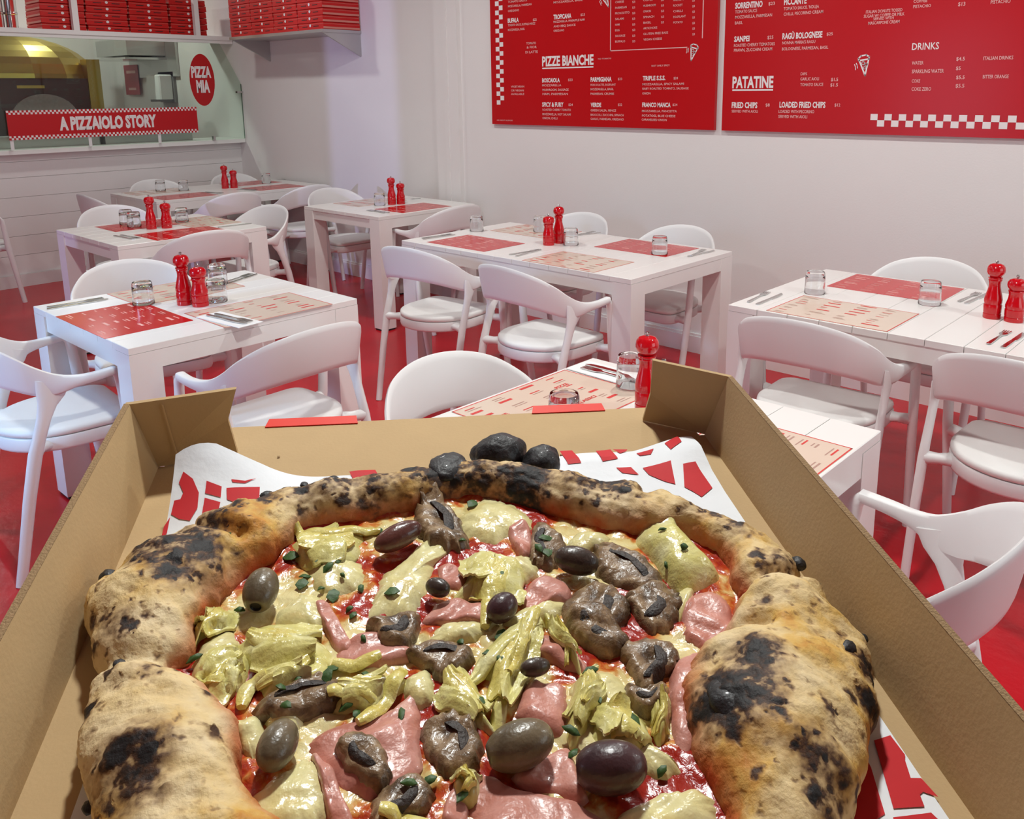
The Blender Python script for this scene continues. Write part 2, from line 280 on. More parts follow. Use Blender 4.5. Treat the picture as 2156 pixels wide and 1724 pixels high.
TEXT2=[["SORRENTINO", -2.4, 1.931, 0.158, 0.0303, 1], ["$23", -2.209, 1.935, 0.036, 0.0168, 0], ["TOMATO SAUCE", -2.399, 1.907, 0.127, 0.0159, 0], ["MOZZARELLA, PARMESAN", -2.398, 1.88, 0.212, 0.0159, 0], ["BASIL", -2.398, 1.851, 0.046, 0.016, 0], ["PICCANTE", -2.123, 1.931, 0.121, 0.0311, 1], ["TOMATO SAUCE, 'NDUJA", -2.123, 1.905, 0.187, 0.0153, 0], ["CHILLI, PECORINO CREAM", -2.122, 1.879, 0.209, 0.0153, 0], ["SANPEI", -2.399, 1.763, 0.09, 0.0278, 1], ["$25", -2.207, 1.768, 0.034, 0.0171, 0], ["ROASTED CHERRY TOMATOES", -2.399, 1.736, 0.236, 0.0161, 0], ["PRAWN, ZUCCHINI CREAM", -2.398, 1.711, 0.221, 0.0162, 0], ["RAGÙ BOLOGNESE", -2.123, 1.764, 0.213, 0.0295, 1], ["$25", -1.888, 1.771, 0.031, 0.0149, 0], ["NONNA MARIA'S RAGU", -2.122, 1.738, 0.177, 0.0155, 0], ["BOLOGNESE, PARMESAN, BASIL", -2.122, 1.708, 0.246, 0.0155, 0], ["PATATINE", -2.4, 1.524, 0.239, 0.0596, 1], ["DIPS", -2.013, 1.583, 0.034, 0.014, 0], ["GARLIC AIOLI", -2.013, 1.557, 0.098, 0.0155, 0], ["TOMATO SAUCE", -2.012, 1.529, 0.121, 0.0155, 0], ["$1.5", -1.852, 1.552, 0.036, 0.0165, 0], ["$1.5", -1.854, 1.526, 0.039, 0.0165, 0], ["FRIED CHIPS", -2.399, 1.419, 0.152, 0.0301, 1], ["$8", -2.2, 1.427, 0.024, 0.0161, 0], ["SERVED WITH AIOLI", -2.398, 1.394, 0.155, 0.0151, 0], ["LOADED FRIED CHIPS", -2.121, 1.423, 0.248, 0.0289, 1], ["$12", -1.826, 1.429, 0.029, 0.0152, 0], ["LOADED WITH PECORINO", -2.124, 1.395, 0.194, 0.016, 0], ["SERVED WITH AIOLI", -2.124, 1.369, 0.158, 0.016, 0], ["DRINKS", -1.473, 1.687, 0.119, 0.0319, 0], ["WATER", -1.468, 1.621, 0.052, 0.016, 0], ["$4.5", -1.275, 1.634, 0.036, 0.0161, 0], ["SPARKLING WATER", -1.465, 1.582, 0.141, 0.0174, 0], ["$5", -1.273, 1.593, 0.02, 0.0162, 0], ["COKE", -1.462, 1.54, 0.037, 0.0155, 0], ["$5.5", -1.269, 1.553, 0.036, 0.0162, 0], ["COKE ZERO", -1.46, 1.503, 0.087, 0.0168, 0], ["$5.5", -1.268, 1.516, 0.037, 0.0163, 0], ["ITALIAN DRINKS", -1.163, 1.633, 0.119, 0.0158, 0], ["BITTER ORANGE", -1.158, 1.554, 0.104, 0.0159, 0], ["ITALIAN DONUTS TOSSED", -1.7, 1.863, 0.17, 0.0143, 0], ["SUGAR W/ COFFEE OR MILK", -1.709, 1.844, 0.19, 0.0144, 0], ["SERVED WITH", -1.662, 1.83, 0.095, 0.013, 0], ["MASCARPONE CREAM", -1.685, 1.811, 0.146, 0.0144, 0], ["COFFEE", -1.482, 1.896, 0.06, 0.0138, 0], ["PISTACHIO", -1.482, 1.873, 0.078, 0.0138, 0], ["$13", -1.288, 1.869, 0.03, 0.017, 0], ["PISTACHIO", -1.155, 1.869, 0.078, 0.0154, 0]]
def icon_slice(parent, c, s, ang):
    """outlined pizza slice: crust bar, wedge outline and three rings"""
    def P(x, z):
        a = math.radians(ang); return (c[0] + s * (x * math.cos(a) - z * math.sin(a)), YB - 0.0012, c[1] + s * (x * math.sin(a) + z * math.cos(a)))
    def stroke(pts, wd, mb, closed=False):
        n = len(pts)
        for i in range(n if closed else n - 1):
            a = Vector(pts[i] + (0,)); b = Vector(pts[(i + 1) % n] + (0,)); d = (b - a); l = d.length
            if l < 1e-6: continue
            d.normalize(); q = Vector((-d.y, d.x, 0)) * wd / 2; a2 = a - d * wd * .3; b2 = b + d * wd * .3
            mb.add([P(*(a2 - q)[:2]), P(*(b2 - q)[:2]), P(*(b2 + q)[:2]), P(*(a2 + q)[:2])], [(0, 1, 2, 3)])
    mb = MB()
    stroke([(-.42, .62), (-.2, .78), (.2, .78), (.42, .62), (.40, .45), (-.40, .45)], .11, mb, True)
    stroke([(-.36, .42), (0, -.75), (.36, .42)], .11, mb)
    for (x, z, r) in ((-.08, .2, .12), (.14, .08, .1), (0, -.16, .1)):
        stroke([(x + r * math.cos(k * .7854), z + r * math.sin(k * .7854)) for k in range(8)], .06, mb, True)
    stroke([(-.62, .3), (-.55, .1), (-.56, -.1)], .06, mb); stroke([(-.76, .22), (-.7, .0), (-.72, -.2)], .06, mb)
    mb.build('pizza_slice_icon', INKW, parent)
YB = YW - 0.025
def flat_quad(mb, x0, x1, z0, z1, y): mb.add([(x0, y, z0), (x1, y, z0), (x1, y, z1), (x0, y, z1)], [(0, 1, 2, 3)])
def menu_board(x0, x1, label, texts):
    t = thing('menu_board', label, 'menu board', (0, 0, 0))
    MB().box(x0, x1, YB, YW - 0.002, 1.297, 2.62).build('panel', MENUM, t)
    for s, x, z, wd, hh, b in texts:
        lettering('lettering', s, INKW if (b or hh > 0.018) else INKP, t, (x, YB - 0.0012, z), (1, 0, 0), (0, 0, 1), wd, hh, 0.035 if b else 0.012)
    return t
mb1 = menu_board(-4.236, -2.505, 'glossy red menu board on the wall headed PIZZE BIANCHE', TEXT1)
q = MB(); flat_quad(q, -3.772, -3.354, 1.652, 1.660, YB - .0012); q.build('underline', INKW, mb1)
q = MB(); flat_quad(q, -3.228, -3.222, 1.743, 2.3, YB - .001); flat_quad(q, -3.228, -2.69, 1.743, 1.748, YB - .001); flat_quad(q, -2.598, -2.592, 1.79, 2.3, YB - .001)
q.build('price_frame', INKP, mb1)
q = MB(); k = 0; z = 1.4275
while z < 2.6:
    xx = -4.187 if k % 2 == 0 else -4.152
    flat_quad(q, xx, xx + 0.034, z, z + 0.029, YB - .0012); z += 0.029; k += 1
q.build('checker_strip', INKW, mb1)['kind'] = 'stuff'
icon_slice(mb1, (-3.262, 2.04), 0.062, 25); icon_slice(mb1, (-2.652, 1.715), 0.058, 150 - 180 + 15)
mb2 = menu_board(-2.457, -0.727, 'glossy red menu board on the wall headed PATATINE and DRINKS', TEXT2)
q = MB(); flat_quad(q, -2.399, -2.161, 1.508, 1.516, YB - .0012); q.build('underline', INKW, mb2)
q = MB(); x = -1.643; k = 0
while x < -0.76:
    zz = 1.3655 if k % 2 == 0 else 1.336
    flat_quad(q, x, x + 0.034, zz, zz + 0.0295, YB - .0012); x += 0.0335; k += 1
q.build('checker_strip', INKW, mb2)['kind'] = 'stuff'
icon_slice(mb2, (-1.69, 1.622), 0.062, 8)

# ================================================================== counter: shelf, boxes, banner, glass
csh = thing('counter_shelf', 'white overhead shelf with upright dividers above the kitchen counter', 'shelf', (0, 0, 0))
MB().box(-8.12, -7.66, YF + .02, YW - .004, 1.995, 2.03).build('shelf_plate', TABM, csh)
MB().box(-7.70, -7.672, YF + .02, YW - .004, 1.965, 1.995).build('shelf_rail', TABM, csh)
for y0, y1 in ((2.825, 2.872), (3.858, 3.90), (1.75, 1.80)):
    MB().box(-7.71, -7.665, y0, y1, 2.03, ZC - .001).build('divider', TABM, csh)
def closed_box_mesh():
    r = {}
    r['tray'] = MB().cbox(-.168, .168, -.168, .168, 0.001, .050, .003).mesh('tray', False, [BOXRED])
    r['lid_seam'] = MB().box(-.1695, .1695, -.1695, .1695, .0375, .0395).mesh('lid_seam', False, [BOXEDGE])
    for cx, k in ((-.075, 'slot'), (.075, 'slot2')): r[k] = MB().box(cx - .033, cx + .033, -.1705, -.160, .021, .0265).mesh('slot', False, [BLACKM])
    r['edge'] = MB().box(.160, .1705, -.165, .165, .004, .018).mesh('side_edge', False, [BOXEDGE])
    r['edge2'] = MB().box(-.1705, -.160, -.165, .165, .004, .018).mesh('side_edge', False, [BOXEDGE])
    d = MB(); d.add([(.012 * math.cos(a * math.pi / 6), -.1705, .030 + .011 * math.sin(a * math.pi / 6)) for a in range(12)], [tuple(range(12))])
    r['dot'] = d.mesh('dot', False, [INKW])
    return r
BM = closed_box_mesh()
def closed_box(loc, rz, label, group):
    t = thing('pizza_box', label, 'pizza box', loc, rz, group)
    obj('tray', BM['tray'], t); obj('lid_seam', BM['lid_seam'], t); obj('slot', BM['slot'], t); obj('slot', BM['slot2'], t); obj('side_edge', BM['edge'], t); obj('side_edge', BM['edge2'], t); obj('dot_sticker', BM['dot'], t)
    return t
ORD = ['lowest', 'second lowest', 'third lowest', 'fourth lowest', 'fifth lowest', 'sixth lowest', 'seventh lowest']
CN = ['first', 'second', 'third', 'fourth']
for c, yc in enumerate((2.788, 3.133, 3.482, 3.838)):
    for r in range(6):
        j = random.uniform(-.006, .006)
        closed_box((-7.91 + random.uniform(-.008, .004), yc + j, 2.031 + r * .0525), math.pi / 2 + random.uniform(-.015, .015),
                   'red pizza box on the counter shelf, %s in the %s stack from left' % (ORD[r], CN[c]), 'pizza boxes on the counter shelf')
wsh = thing('wall_shelf', 'steel wall shelf with triangular brackets holding red pizza boxes', 'shelf', (0, 0, 0))
MB().box(-7.07, -5.69, 3.85, YW - .002, 1.962, 1.985).build('shelf_plate', STEEL, wsh)
for x in (-7.05, -5.72):
    MB().add([(x, 3.86, 1.962), (x, YW - .002, 1.962), (x, YW - .002, 1.79), (x + .018, 3.86, 1.962), (x + .018, YW - .002, 1.962), (x + .018, YW - .002, 1.79)],
             [(0, 1, 2), (5, 4, 3), (0, 2, 5, 3), (2, 1, 4, 5), (1, 0, 3, 4)]).build('bracket', STEEL, wsh)
for c in range(4):
    for r in range(7):
        closed_box((-6.90 + c * .3455 + random.uniform(-.001, .001), 4.035 + random.uniform(-.004, .002), 1.986 + r * .0515), random.uniform(-.004, .004),
                   'red pizza box on the steel wall shelf, %s in the %s stack from left' % (ORD[r], CN[c]), 'pizza boxes on the wall shelf')
# banner on little posts
bx = -7.545
def px(xp, y, z):  # keep positions measured on x=-7.72 but on plane bx seen from the room
    k = bx / -7.72; return (bx, y * k, 1.52 + (z - 1.52) * k)
ban = thing('banner_sign', 'long red banner with checkered edges reading A PIZZAIOLO STORY on the counter', 'sign', (0, 0, 0))
y0, y1 = 2.268 * bx / -7.72, 3.825 * bx / -7.72; z0, z1 = px(0, 0, 1.168)[2], px(0, 0, 1.398)[2]
MB().box(bx - .008, bx, y0, y1, z0, z1).build('panel', mat('banner_red', (0.52, 0.008, 0.012), 0.4, spec=0.3), ban)
q = MB(); cs = 0.0155
for row, zz in ((0, z1 - cs), (1, z1 - 2 * cs), (1, z0), (0, z0 + cs)):
    yy = y0 + (cs if row else 0)
    while yy + cs < y1:
        q.add([(bx + .0008, yy, zz), (bx + .0008, yy + cs, zz), (bx + .0008, yy + cs, zz + cs), (bx + .0008, yy, zz + cs)], [(0, 1, 2, 3)]); yy += 2 * cs
q.build('checker_strip', INKW, ban)['kind'] = 'stuff'
k = bx / -7.72
lettering('lettering', 'A PIZZAIOLO STORY', INKW, ban, (bx + .0009, 2.645 * k, px(0, 0, 1.237)[2]), (0, 1, 0), (0, 0, 1), 0.80 * k, 0.100, 0.055)
for yy in (2.285, 2.875, 3.465):
    MB().box(bx - .018, bx - .0085, yy * k - .012, yy * k + .012, 1.099, z0 + .03).build('post', WHITEP, ban)
# glass screen with chamfered corner
gx = -7.565
gs = thing('glass_screen', 'clear glass counter screen with a cut corner and steel clips', 'glass screen', (0, 0, 0))
poly = [(-2.2, 1.099), (4.2, 1.099), (4.2, 1.60), (4.02, 1.96), (-2.2, 1.96)]
MB().add([(gx, a, b) for a, b in poly] + [(gx - .008, a, b) for a, b in poly], [(0, 1, 2, 3, 4), (9, 8, 7, 6, 5)] + [(i, (i + 1) % 5, 5 + (i + 1) % 5, 5 + i) for i in range(5)]).build('pane', PANE, gs)
MB().box(gx - .02, gx + .012, 4.15, YW - .001, 1.52, 1.535).build('clip', CHROME, gs)
MB().box(gx - .02, gx + .012, 3.88, 3.90, 1.099, 1.135).build('clip', CHROME, gs)
q = MB(); q.box(gx - .009, gx + .001, 4.197, 4.2005, 1.10, 1.60); q.build('edge_strip', mat('glass_green_edge', (0.10, 0.16, 0.12), 0.2), gs)
sk = thing('round_sticker', 'round red sticker reading PIZZA MIA stuck on the glass screen', 'sticker', (0, 0, 0))
kc = gx / -7.7; sy, sz = 3.894 * kc, 1.52 + (1.638 - 1.52) * kc; ry, rz_ = 0.118 * kc, 0.225
n = 40
MB().add([(gx + .0015, sy + .117 * math.cos(2 * math.pi * i / n), sz + .228 * math.sin(2 * math.pi * i / n)) for i in range(n)] + [(gx + .0005, sy + .117 * math.cos(2 * math.pi * i / n), sz + .228 * math.sin(2 * math.pi * i / n)) for i in range(n)],
         [tuple(range(n)), tuple(range(2 * n - 1, n - 1, -1))] + [(i, (i + 1) % n, n + (i + 1) % n, n + i) for i in range(n)]).build('disc', mat('sticker_red', (0.48, 0.012, 0.014), 0.4, spec=0.3), sk)
lettering('lettering', 'PIZZA', INKW, sk, (gx + .0022, sy - .098, sz + .025), (0, 1, 0.0), (0, 0, 1), 0.185, 0.095, 0.05)
lettering('lettering', 'MIA', INKW, sk, (gx + .0022, sy - .06, sz - .105), (0, 1, 0.0), (0, 0, 1), 0.125, 0.105, 0.05)

# ================================================================== kitchen behind the glass
ov = thing('pizza_oven', 'domed pizza oven clad in brass with black front and stone arch', 'oven', (-9.1, 2.72, 0))
R_ = 0.62
pr = [(R_ * 1.18, 1.66), (R_ * 1.17, 1.70)] + [(R_ * 1.16 * math.cos(a), 1.70 + .36 * math.sin(a)) for a in np.linspace(0.06, math.pi / 2 - .12, 9)] + [(0.0, 2.055)]
MB().lathe(pr, 16).build('dome', GOLD, ov, 0)
MB().box(-.62, .62, -.72, .47, 0.0, 1.66).build('body', BLACKM, ov)
arch = [(0.28 * math.cos(a), 1.30 + .225 * math.sin(a)) for a in np.linspace(0, math.pi, 17)]
MB().add([(.64, y + .08, z) for y, z in arch] + [(.615, y + .08, z) for y, z in arch], [tuple(range(17)), tuple(range(33, 16, -1))] + [(i, (i + 1) % 17, 17 + (i + 1) % 17, 17 + i) for i in range(17)]).build('stone_arch', STONEM, ov)
MB().box(.50, .64, .47, .585, 1.34, 1.83).build('pilaster', GOLD, ov)
MB().box(.622, .63, -.12, .10, 1.575, 1.60).build('emblem', GOLD, ov)
fl = thing('flue_pipes', 'shiny steel flue pipes rising above the oven', 'pipe', (-8.9, 2.72, 2.06))
for i, y in enumerate((-.20, -.07, .04)):
    MB().lathe([(0.05, 0.0), (0.05, .16), (.056, .165), (.056, .18), (.05, .185), (.05, .42), (.056, .43), (.05, .445), (.05, .88)], 16, (0, y, 0)).build('pipe', CHROME, fl, 1)
hd = thing('extractor_hood', 'steel extractor hood fixed to the kitchen side wall', 'hood', (0, 0, 0))
MB().box(-9.9, -8.78, YW - .03, YW - .002, 1.69, 2.05).build('back_plate', STEEL, hd)
MB().box(-9.75, -9.0, YW - .42, YW - .031, 1.90, 2.06).build('canopy', STEEL, hd)
MB().box(-9.78, -8.98, YW - .45, YW - .03, 1.86, 1.88).build('lip', CHROME, hd)
ps = thing('red_poster', 'small red notice on the kitchen wall left of the dispenser', 'poster', (0, 0, 0))
MB().box(-10.03, -9.68, YW - .040, YW - .034, 1.51, 1.83).build('sheet', mat('poster_red', (0.42, 0.03, 0.05), 0.5), ps)
q = MB(); flat_quad(q, -9.97, -9.74, 1.74, 1.77, YW - .041); flat_quad(q, -9.95, -9.76, 1.56, 1.585, YW - .041); q.build('print', INKP, ps)
ds = thing('towel_dispenser', 'white paper towel dispenser on the kitchen wall', 'dispenser', (0, 0, 0))
MB().cbox(-9.20, -8.90, YW - .17, YW - .03, 1.46, 1.71, .012).build('cover', WHITEP, ds)
MB().box(-9.22, -8.88, YW - .03, YW - .002, 1.43, 1.74).build('back_plate', GREYM, ds)
MB().box(-9.16, -8.94, YW - .16, YW - .03, 1.437, 1.46).build('outlet', GREYM, ds)
pc = thing('kitchen_prep_unit', 'low steel prep unit standing on the kitchen side of the counter', 'prep unit', (0, 0, 0))
MB().box(-8.07, -7.80, 2.15, 2.98, 1.0985, 1.19).build('body', STEEL, pc)
MB().box(-8.07, -7.80, 3.02, 3.80, 1.0985, 1.19).build('drawer_body', STEEL, pc)
MB().box(-7.798, -7.79, 2.98, 3.02, 1.0985, 1.20).build('mullion', PADM, pc)

# ================================================================== tables
TH = 0.75
def table(name_label, x0, x1, y0, y1):
    w, d = x1 - x0, y1 - y0
    t = thing('dining_table', name_label, 'table', ((x0 + x1) / 2, (y0 + y1) / 2, 0))
    hw, hd, L = w / 2, d / 2, 0.10
    n = max(6, round((w) / 0.118)); pw = w / n
    for i in range(n):
        a = -hw + i * pw
        MB().cbox(a + .0009, a + pw - .0009, -hd, hd, TH - .022, TH, .0016).build('plank', TABM, t)
    for sx in (-1, 1):
        for sy in (-1, 1):
            xa, xb = (sx * hw - sx * L, sx * hw); ya, yb = (sy * hd - sy * L, sy * hd)
            MB().box(min(xa, xb), max(xa, xb), min(ya, yb), max(ya, yb), .012, TH - .023).build('leg', TABM, t)
            MB().box(min(xa, xb) + .006, max(xa, xb) - .006, min(ya, yb) + .006, max(ya, yb) - .006, 0, .012).build('foot_pad', PADM, t)
    for sy in (-1, 1):
        ya, yb = sorted((sy * (hd - .007), sy * (hd - .03)))
        MB().box(-hw + L, hw - L, ya, yb, TH - .082, TH - .023).build('apron', TABM, t)
    for sx in (-1, 1):
        xa, xb = sorted((sx * (hw - .002), sx * (hw - .03)))
        MB().box(xa, xb, -hd + L, hd - L, TH - .082, TH - .023).build('apron', TABM, t)
    return t
TB = {
 'T1': (-3.487, -2.657, 1.027, 1.884), 'T2': (-5.413, -4.560, 1.768, 2.621), 'T3': (-3.558, -2.058, 2.823, 3.647), 'T4': (-5.185, -4.346, 3.277, 4.105),
 'T5': (-7.084, -6.268, 2.737, 4.180), 'T6': (-1.537, -0.037, 2.707, 3.535), 'T7': (-1.513, -0.666, 1.045, 1.890)}
TL = {'T1': 'square white plank table at the front left with one red and two tan placemats', 'T2': 'square white table in the second row in front of the counter',
      'T3': 'long white table below the left menu board, laid for four', 'T4': 'square white table against the wall beside the pilaster',
      'T5': 'long white table in the far corner by the counter', 'T6': 'long white plank table at the right edge of the photo', 'T7': 'square white table directly behind the open pizza box'}
for k, v in TB.items(): table(TL[k], *v)

# ================================================================== chairs
def cr(P, n):
    """Catmull-Rom through control rows, n samples per span"""
    P = [np.array(p, float) for p in P]; out = []
    for i in range(len(P) - 1):
        p0 = P[max(i - 1, 0)]; p1 = P[i]; p2 = P[i + 1]; p3 = P[min(i + 2, len(P) - 1)]
        for j in range(n):
            t = j / n; out.append(.5 * ((2 * p1) + (-p0 + p2) * t + (2 * p0 - 5 * p1 + 4 * p2 - p3) * t * t + (-p0 + 3 * p1 - 3 * p2 + p3) * t ** 3))
    out.append(P[-1]); return out
def chair_meshes():
    M = {}
    half = [(.276, .130, .660, .634, .016), (.277, .070, .655, .626, .015), (.268, .015, .655, .616, .0135), (.252, -.035, .668, .598, .0105), (.232, -.085, .700, .600, .009),
            (.205, -.130, .742, .617, .008), (.150, -.180, .785, .640, .0075), (.080, -.207, .808, .653, .0075)]
    full = half + [(0, -.216, .815, .657, .0075)] + [(-a, b, c, d, e) for a, b, c, d, e in reversed(half)]
    rows = cr(full, 5); mb = MB(); vs = []; fs = []; n = len(rows); K = 12
    for i, (x, y, zt, zb, th) in enumerate(rows):
        a = rows[max(i - 1, 0)]; b = rows[min(i + 1, n - 1)]
        t = Vector((b[0] - a[0], b[1] - a[1], 0)).normalized(); nr = Vector((t.y, -t.x, 0))
        if nr.dot(Vector((x, y + .05, 0))) < 0: nr = -nr
        h2 = (zt - zb) / 2; zc = (zt + zb) / 2; rr = min(th, h2)
        for k in range(K):
            an = 2 * math.pi * k / K; cx, cz = math.cos(an), math.sin(an)
            ex = th * (abs(cx) ** .6) * (1 if cx > 0 else -1); ez = cz * 1.0
            ez = (abs(cz) ** .45) * (1 if cz > 0 else -1) * h2
            lean = .16 * (zc + ez - .60) * min(1.0, max(0.0, (.0 - y) / .1))
            p = Vector((x, y, zc + ez)) + nr * (ex + lean); vs.append(p)
    for i in range(n - 1):
        for k in range(K):
            j = (k + 1) % K; fs.append((i * K + k, (i + 1) * K + k, (i + 1) * K + j, i * K + j))
    fs += [tuple(range(K)), tuple(range(n * K - 1, (n - 1) * K - 1, -1))]
    mb.add(vs, fs); M['backrest'] = mb.mesh('backrest', 50, [CHAIRM])
    def rear(s):
        pts = [(.2475, -.045, .642), (.2475, -.055, .605), (.2465, -.068, .572), (.2465, -.082, .53), (.2465, -.105, .46), (.246, -.118, .42), (.245, -.150, .28), (.243, -.185, .10), (.241, -.205, .0)]
        r = [(.050, .0075), (.042, .009), (.028, .0105), (.0215, .012), (.020, .0135), (.0215, .0145), (.0195, .014), (.0175, .0135), (.0165, .013)]
        return MB().tube([(s * a, b, c) for a, b, c in pts], r, 14, up=(1, 0, 0))
    def front(s):
        pts = [(.274, .100, .648), (.2755, .125, .646), (.276, .141, .628), (.2755, .147, .58), (.274, .160, .44), (.270, .190, .25), (.264, .228, .0)]
        r = [(.010, .012), (.0135, .015), (.0165, .016), (.0175, .0155), (.0215, .0155), (.019, .0145), (.0165, .013)]
        return MB().tube([(s * a, b, c) for a, b, c in pts], r, 14, up=(1, 0, 0))
    M['rear_r'] = rear(1).mesh('leg', 50, [CHAIRM]); M['rear_l'] = rear(-1).mesh('leg', 50, [CHAIRM]); M['front_r'] = front(1).mesh('leg', 50, [CHAIRM]); M['front_l'] = front(-1).mesh('leg', 50, [CHAIRM])
    # D-shaped seat
    pl = []
    for a in np.linspace(math.pi * 1.0, math.pi * 2.0, 21): pl.append((.208 * math.cos(a), .02 + .205 * math.sin(a)))
    for a in np.linspace(0, math.pi / 2, 6): pl.append((.158 + .05 * math.cos(a), .165 + .05 * math.sin(a)))
    for a in np.linspace(math.pi / 2, math.pi, 6): pl.append((-.158 + .05 * math.cos(a), .165 + .05 * math.sin(a)))
    def loft(layers):
        mb = MB(); n = len(pl); vs = []
        for sc, z in layers: vs += [(x * sc, (y - .0) * sc, z) for x, y in pl]
        fs = [tuple(range(n - 1, -1, -1))]
        for l in range(len(layers) - 1):
            for i in range(n): fs.append((l * n + i, l * n + (i + 1) % n, (l + 1) * n + (i + 1) % n, (l + 1) * n + i))
        fs.append(tuple(range((len(layers) - 1) * n, len(layers) * n))); return mb.add(vs, fs)
    st = loft([(.93, .392), (.985, .396), (1.0, .404), (1.0, .436), (.985, .441), (.9, .441)])
    for s in (-1, 1):
        st.tube([(s * .165, -.070, .418), (s * .205, -.098, .419), (s * .246, -.118, .420)], [(.034, .021), (.018, .017), (.020, .021)], 12)
        st.tube([(s * .180, .150, .418), (s * .225, .156, .419), (s * .273, .163, .420)], [(.034, .021), (.018, .017), (.020, .021)], 12)
    M['seat'] = st.mesh('seat', 50, [CHAIRM])
    M['cushion'] = loft([(.95, .4415), (.985, .445), (.995, .453), (.985, .462), (.93, .468), (.7, .472), (.3, .473)]).mesh('cushion', 60, [CUSHM])
    return M
CM = chair_meshes()
def chair(x, y, facing, label):
    """facing = direction the sitter looks: angle of local +y"""
    rz = {'+y': 0, '-x': math.pi / 2, '-y': math.pi, '+x': -math.pi / 2}[facing] if isinstance(facing, str) else facing
    t = thing('armchair', label, 'chair', (x, y, 0), rz, 'white plastic armchairs')
    for k in ('backrest', 'seat', 'cushion'): obj(k, CM[k], t)
    for k in ('rear_r', 'rear_l', 'front_r', 'front_l'): obj('leg', CM[k], t)
    return t
W = 'white plastic armchair '
CH = [
 (-3.095, 0.93, -0.08, W + 'cut by the left photo edge, its back to the viewer'),
 (-2.47, 1.43, 1.61, W + 'tucked to the near right side of the front left table'),
 (-3.57, 1.46, -1.72, W + 'behind the front left table, seen over its tabletop'),
 (-5.57, 2.22, '+x', W + 'on the counter side of the second-row left table'),
 (-4.53, 2.18, 1.44, W + 'on the near side of the second-row left table'),
 (-4.94, 2.69, 3.26, W + 'at the right end of the second-row left table'),
 (-7.055, 3.16, '+x', W + 'against the counter wall at the corner table, left one'),
 (-7.055, 3.86, '+x', W + 'against the counter wall at the corner table, right one'),
 (-6.05, 3.14, '-x', W + 'on the near side of the corner table, left one'),
 (-6.06, 3.79, '-x', W + 'on the near side of the corner table, right one'),
 (-6.63, 2.60, '+y', W + 'at the left end of the corner table, its back to the viewer'),
 (-5.295, 3.70, -1.60, W + 'behind the square table by the pilaster'),
 (-4.24, 3.69, 1.53, W + 'on the near side of the square table by the pilaster'),
 (-3.155, 2.72, 0.13, W + 'at the front of the long middle table, left one'),
 (-2.455, 2.70, -0.05, W + 'at the front of the long middle table, right one'),
 (-3.168, 3.66, '-y', W + 'between the long middle table and the wall, left one'),
 (-2.45, 3.615, '-y', W + 'between the long middle table and the wall, right one'),
 (-1.175, 2.69, 0.05, W + 'at the front of the right-hand plank table, left one'),
 (-0.53, 2.69, -0.04, W + 'at the right-hand plank table, cut by the right photo edge'),
 (-1.145, 3.515, '-y', W + 'against the wall behind the right-hand plank table'),
 (-1.49, 1.45, -1.66, W + 'on the left of the table behind the pizza box'),
 (-0.52, 1.475, 1.57, W + 'at the right edge, arm reaching the table behind the pizza box'),
 (-7.30, 1.775, 0.12, W + 'by the counter, only one leg showing at the left edge'),
]
for c in CH: chair(*c)

# ================================================================== table ware
def lerp_prof(p): return p
def mill_meshes(tall):
    if tall:
        body = [(0, 0), (.0275, 0), (.0282, .004), (.0282, .016), (.0268, .018), (.0282, .021), (.0285, .046), (.0268, .050), (.0282, .054), (.0285, .066), (.0255, .080), (.0215, .095), (.0185, .108), (.0180, .118), (.0190, .126), (.0215, .131), (.0205, .1345), (.0225, .1375), (.0222, .141), (0, .141)]
        head = [(0, .1412), (.017, .1412), (.0185, .145), (.0245, .151), (.0282, .160), (.0285, .168), (.0265, .177), (.021, .184), (.012, .1875), (0, .188)]
        kn = [(0, .187), (.004, .187), (.0042, .189), (.0032, .190), (.0055, .1925), (.0055, .196), (.0035, .198), (0, .198)]
    else:
        body = [(0, 0), (.029, 0), (.0298, .004), (.0298, .014), (.0282, .016), (.0298, .019), (.030, .040), (.0282, .043), (.0298, .047), (.030, .055), (.0265, .066), (.0235, .078), (.0222, .090), (.0235, .098), (.0255, .103), (.0248, .106), (0, .106)]
        head = [(0, .1062), (.022, .1062), (.0245, .110), (.0292, .118), (.0302, .125), (.0290, .133), (.0235, .141), (.013, .1455), (0, .146)]
        kn = [(0, .145), (.004, .145), (.0042, .148), (.0032, .149), (.0055, .152), (.0055, .156), (.0035, .159), (0, .159)]
    return [MB().lathe(p, 28).mesh(nm, 30, [mt]) for p, nm, mt in ((body, 'body', REDLAQ), (head, 'head', REDLAQ), (kn, 'knob', CHROME))]
MM = {True: mill_meshes(True), False: mill_meshes(False)}
def mill(x, y, tall, where):
    t = thing('pepper_mill', ('tall' if tall else 'short') + ' red lacquered ' + ('pepper' if tall else 'salt') + ' mill on ' + where, 'mill', (x, y, TH + .0002), random.uniform(0, 6), 'red table mills')
    for me in MM[tall]: obj(me.name.split('.')[0], me, t)
gl_prof = [(.0385, 0), (.0390, .003), (.0375, .030), (.0365, .062), (.0355, .078), (.033, .085), (.0, .085), (.0, .068), (.028, .068), (.0325, .062), (.034, .045), (.0352, .02), (.0362, .002)]
GME = MB().lathe(gl_prof, 32).lathe([(.0362, .002), (.0385, 0)], 32)
GME = GME.mesh('tumbler', 45, [GLASS])
bmx = bmesh.new(); bmx.from_mesh(GME); bmesh.ops.remove_doubles(bmx, verts=bmx.verts, dist=1e-6); bmesh.ops.recalc_face_normals(bmx, faces=bmx.faces); bmx.to_mesh(GME); bmx.free()
def tumbler(x, y, where, z=0.0):
    o = obj('tumbler', GME); o.location = (x, y, TH + .0003 + z); tag(o, 'upturned clear glass tumbler ' + where, 'glass', 'upturned tumblers')
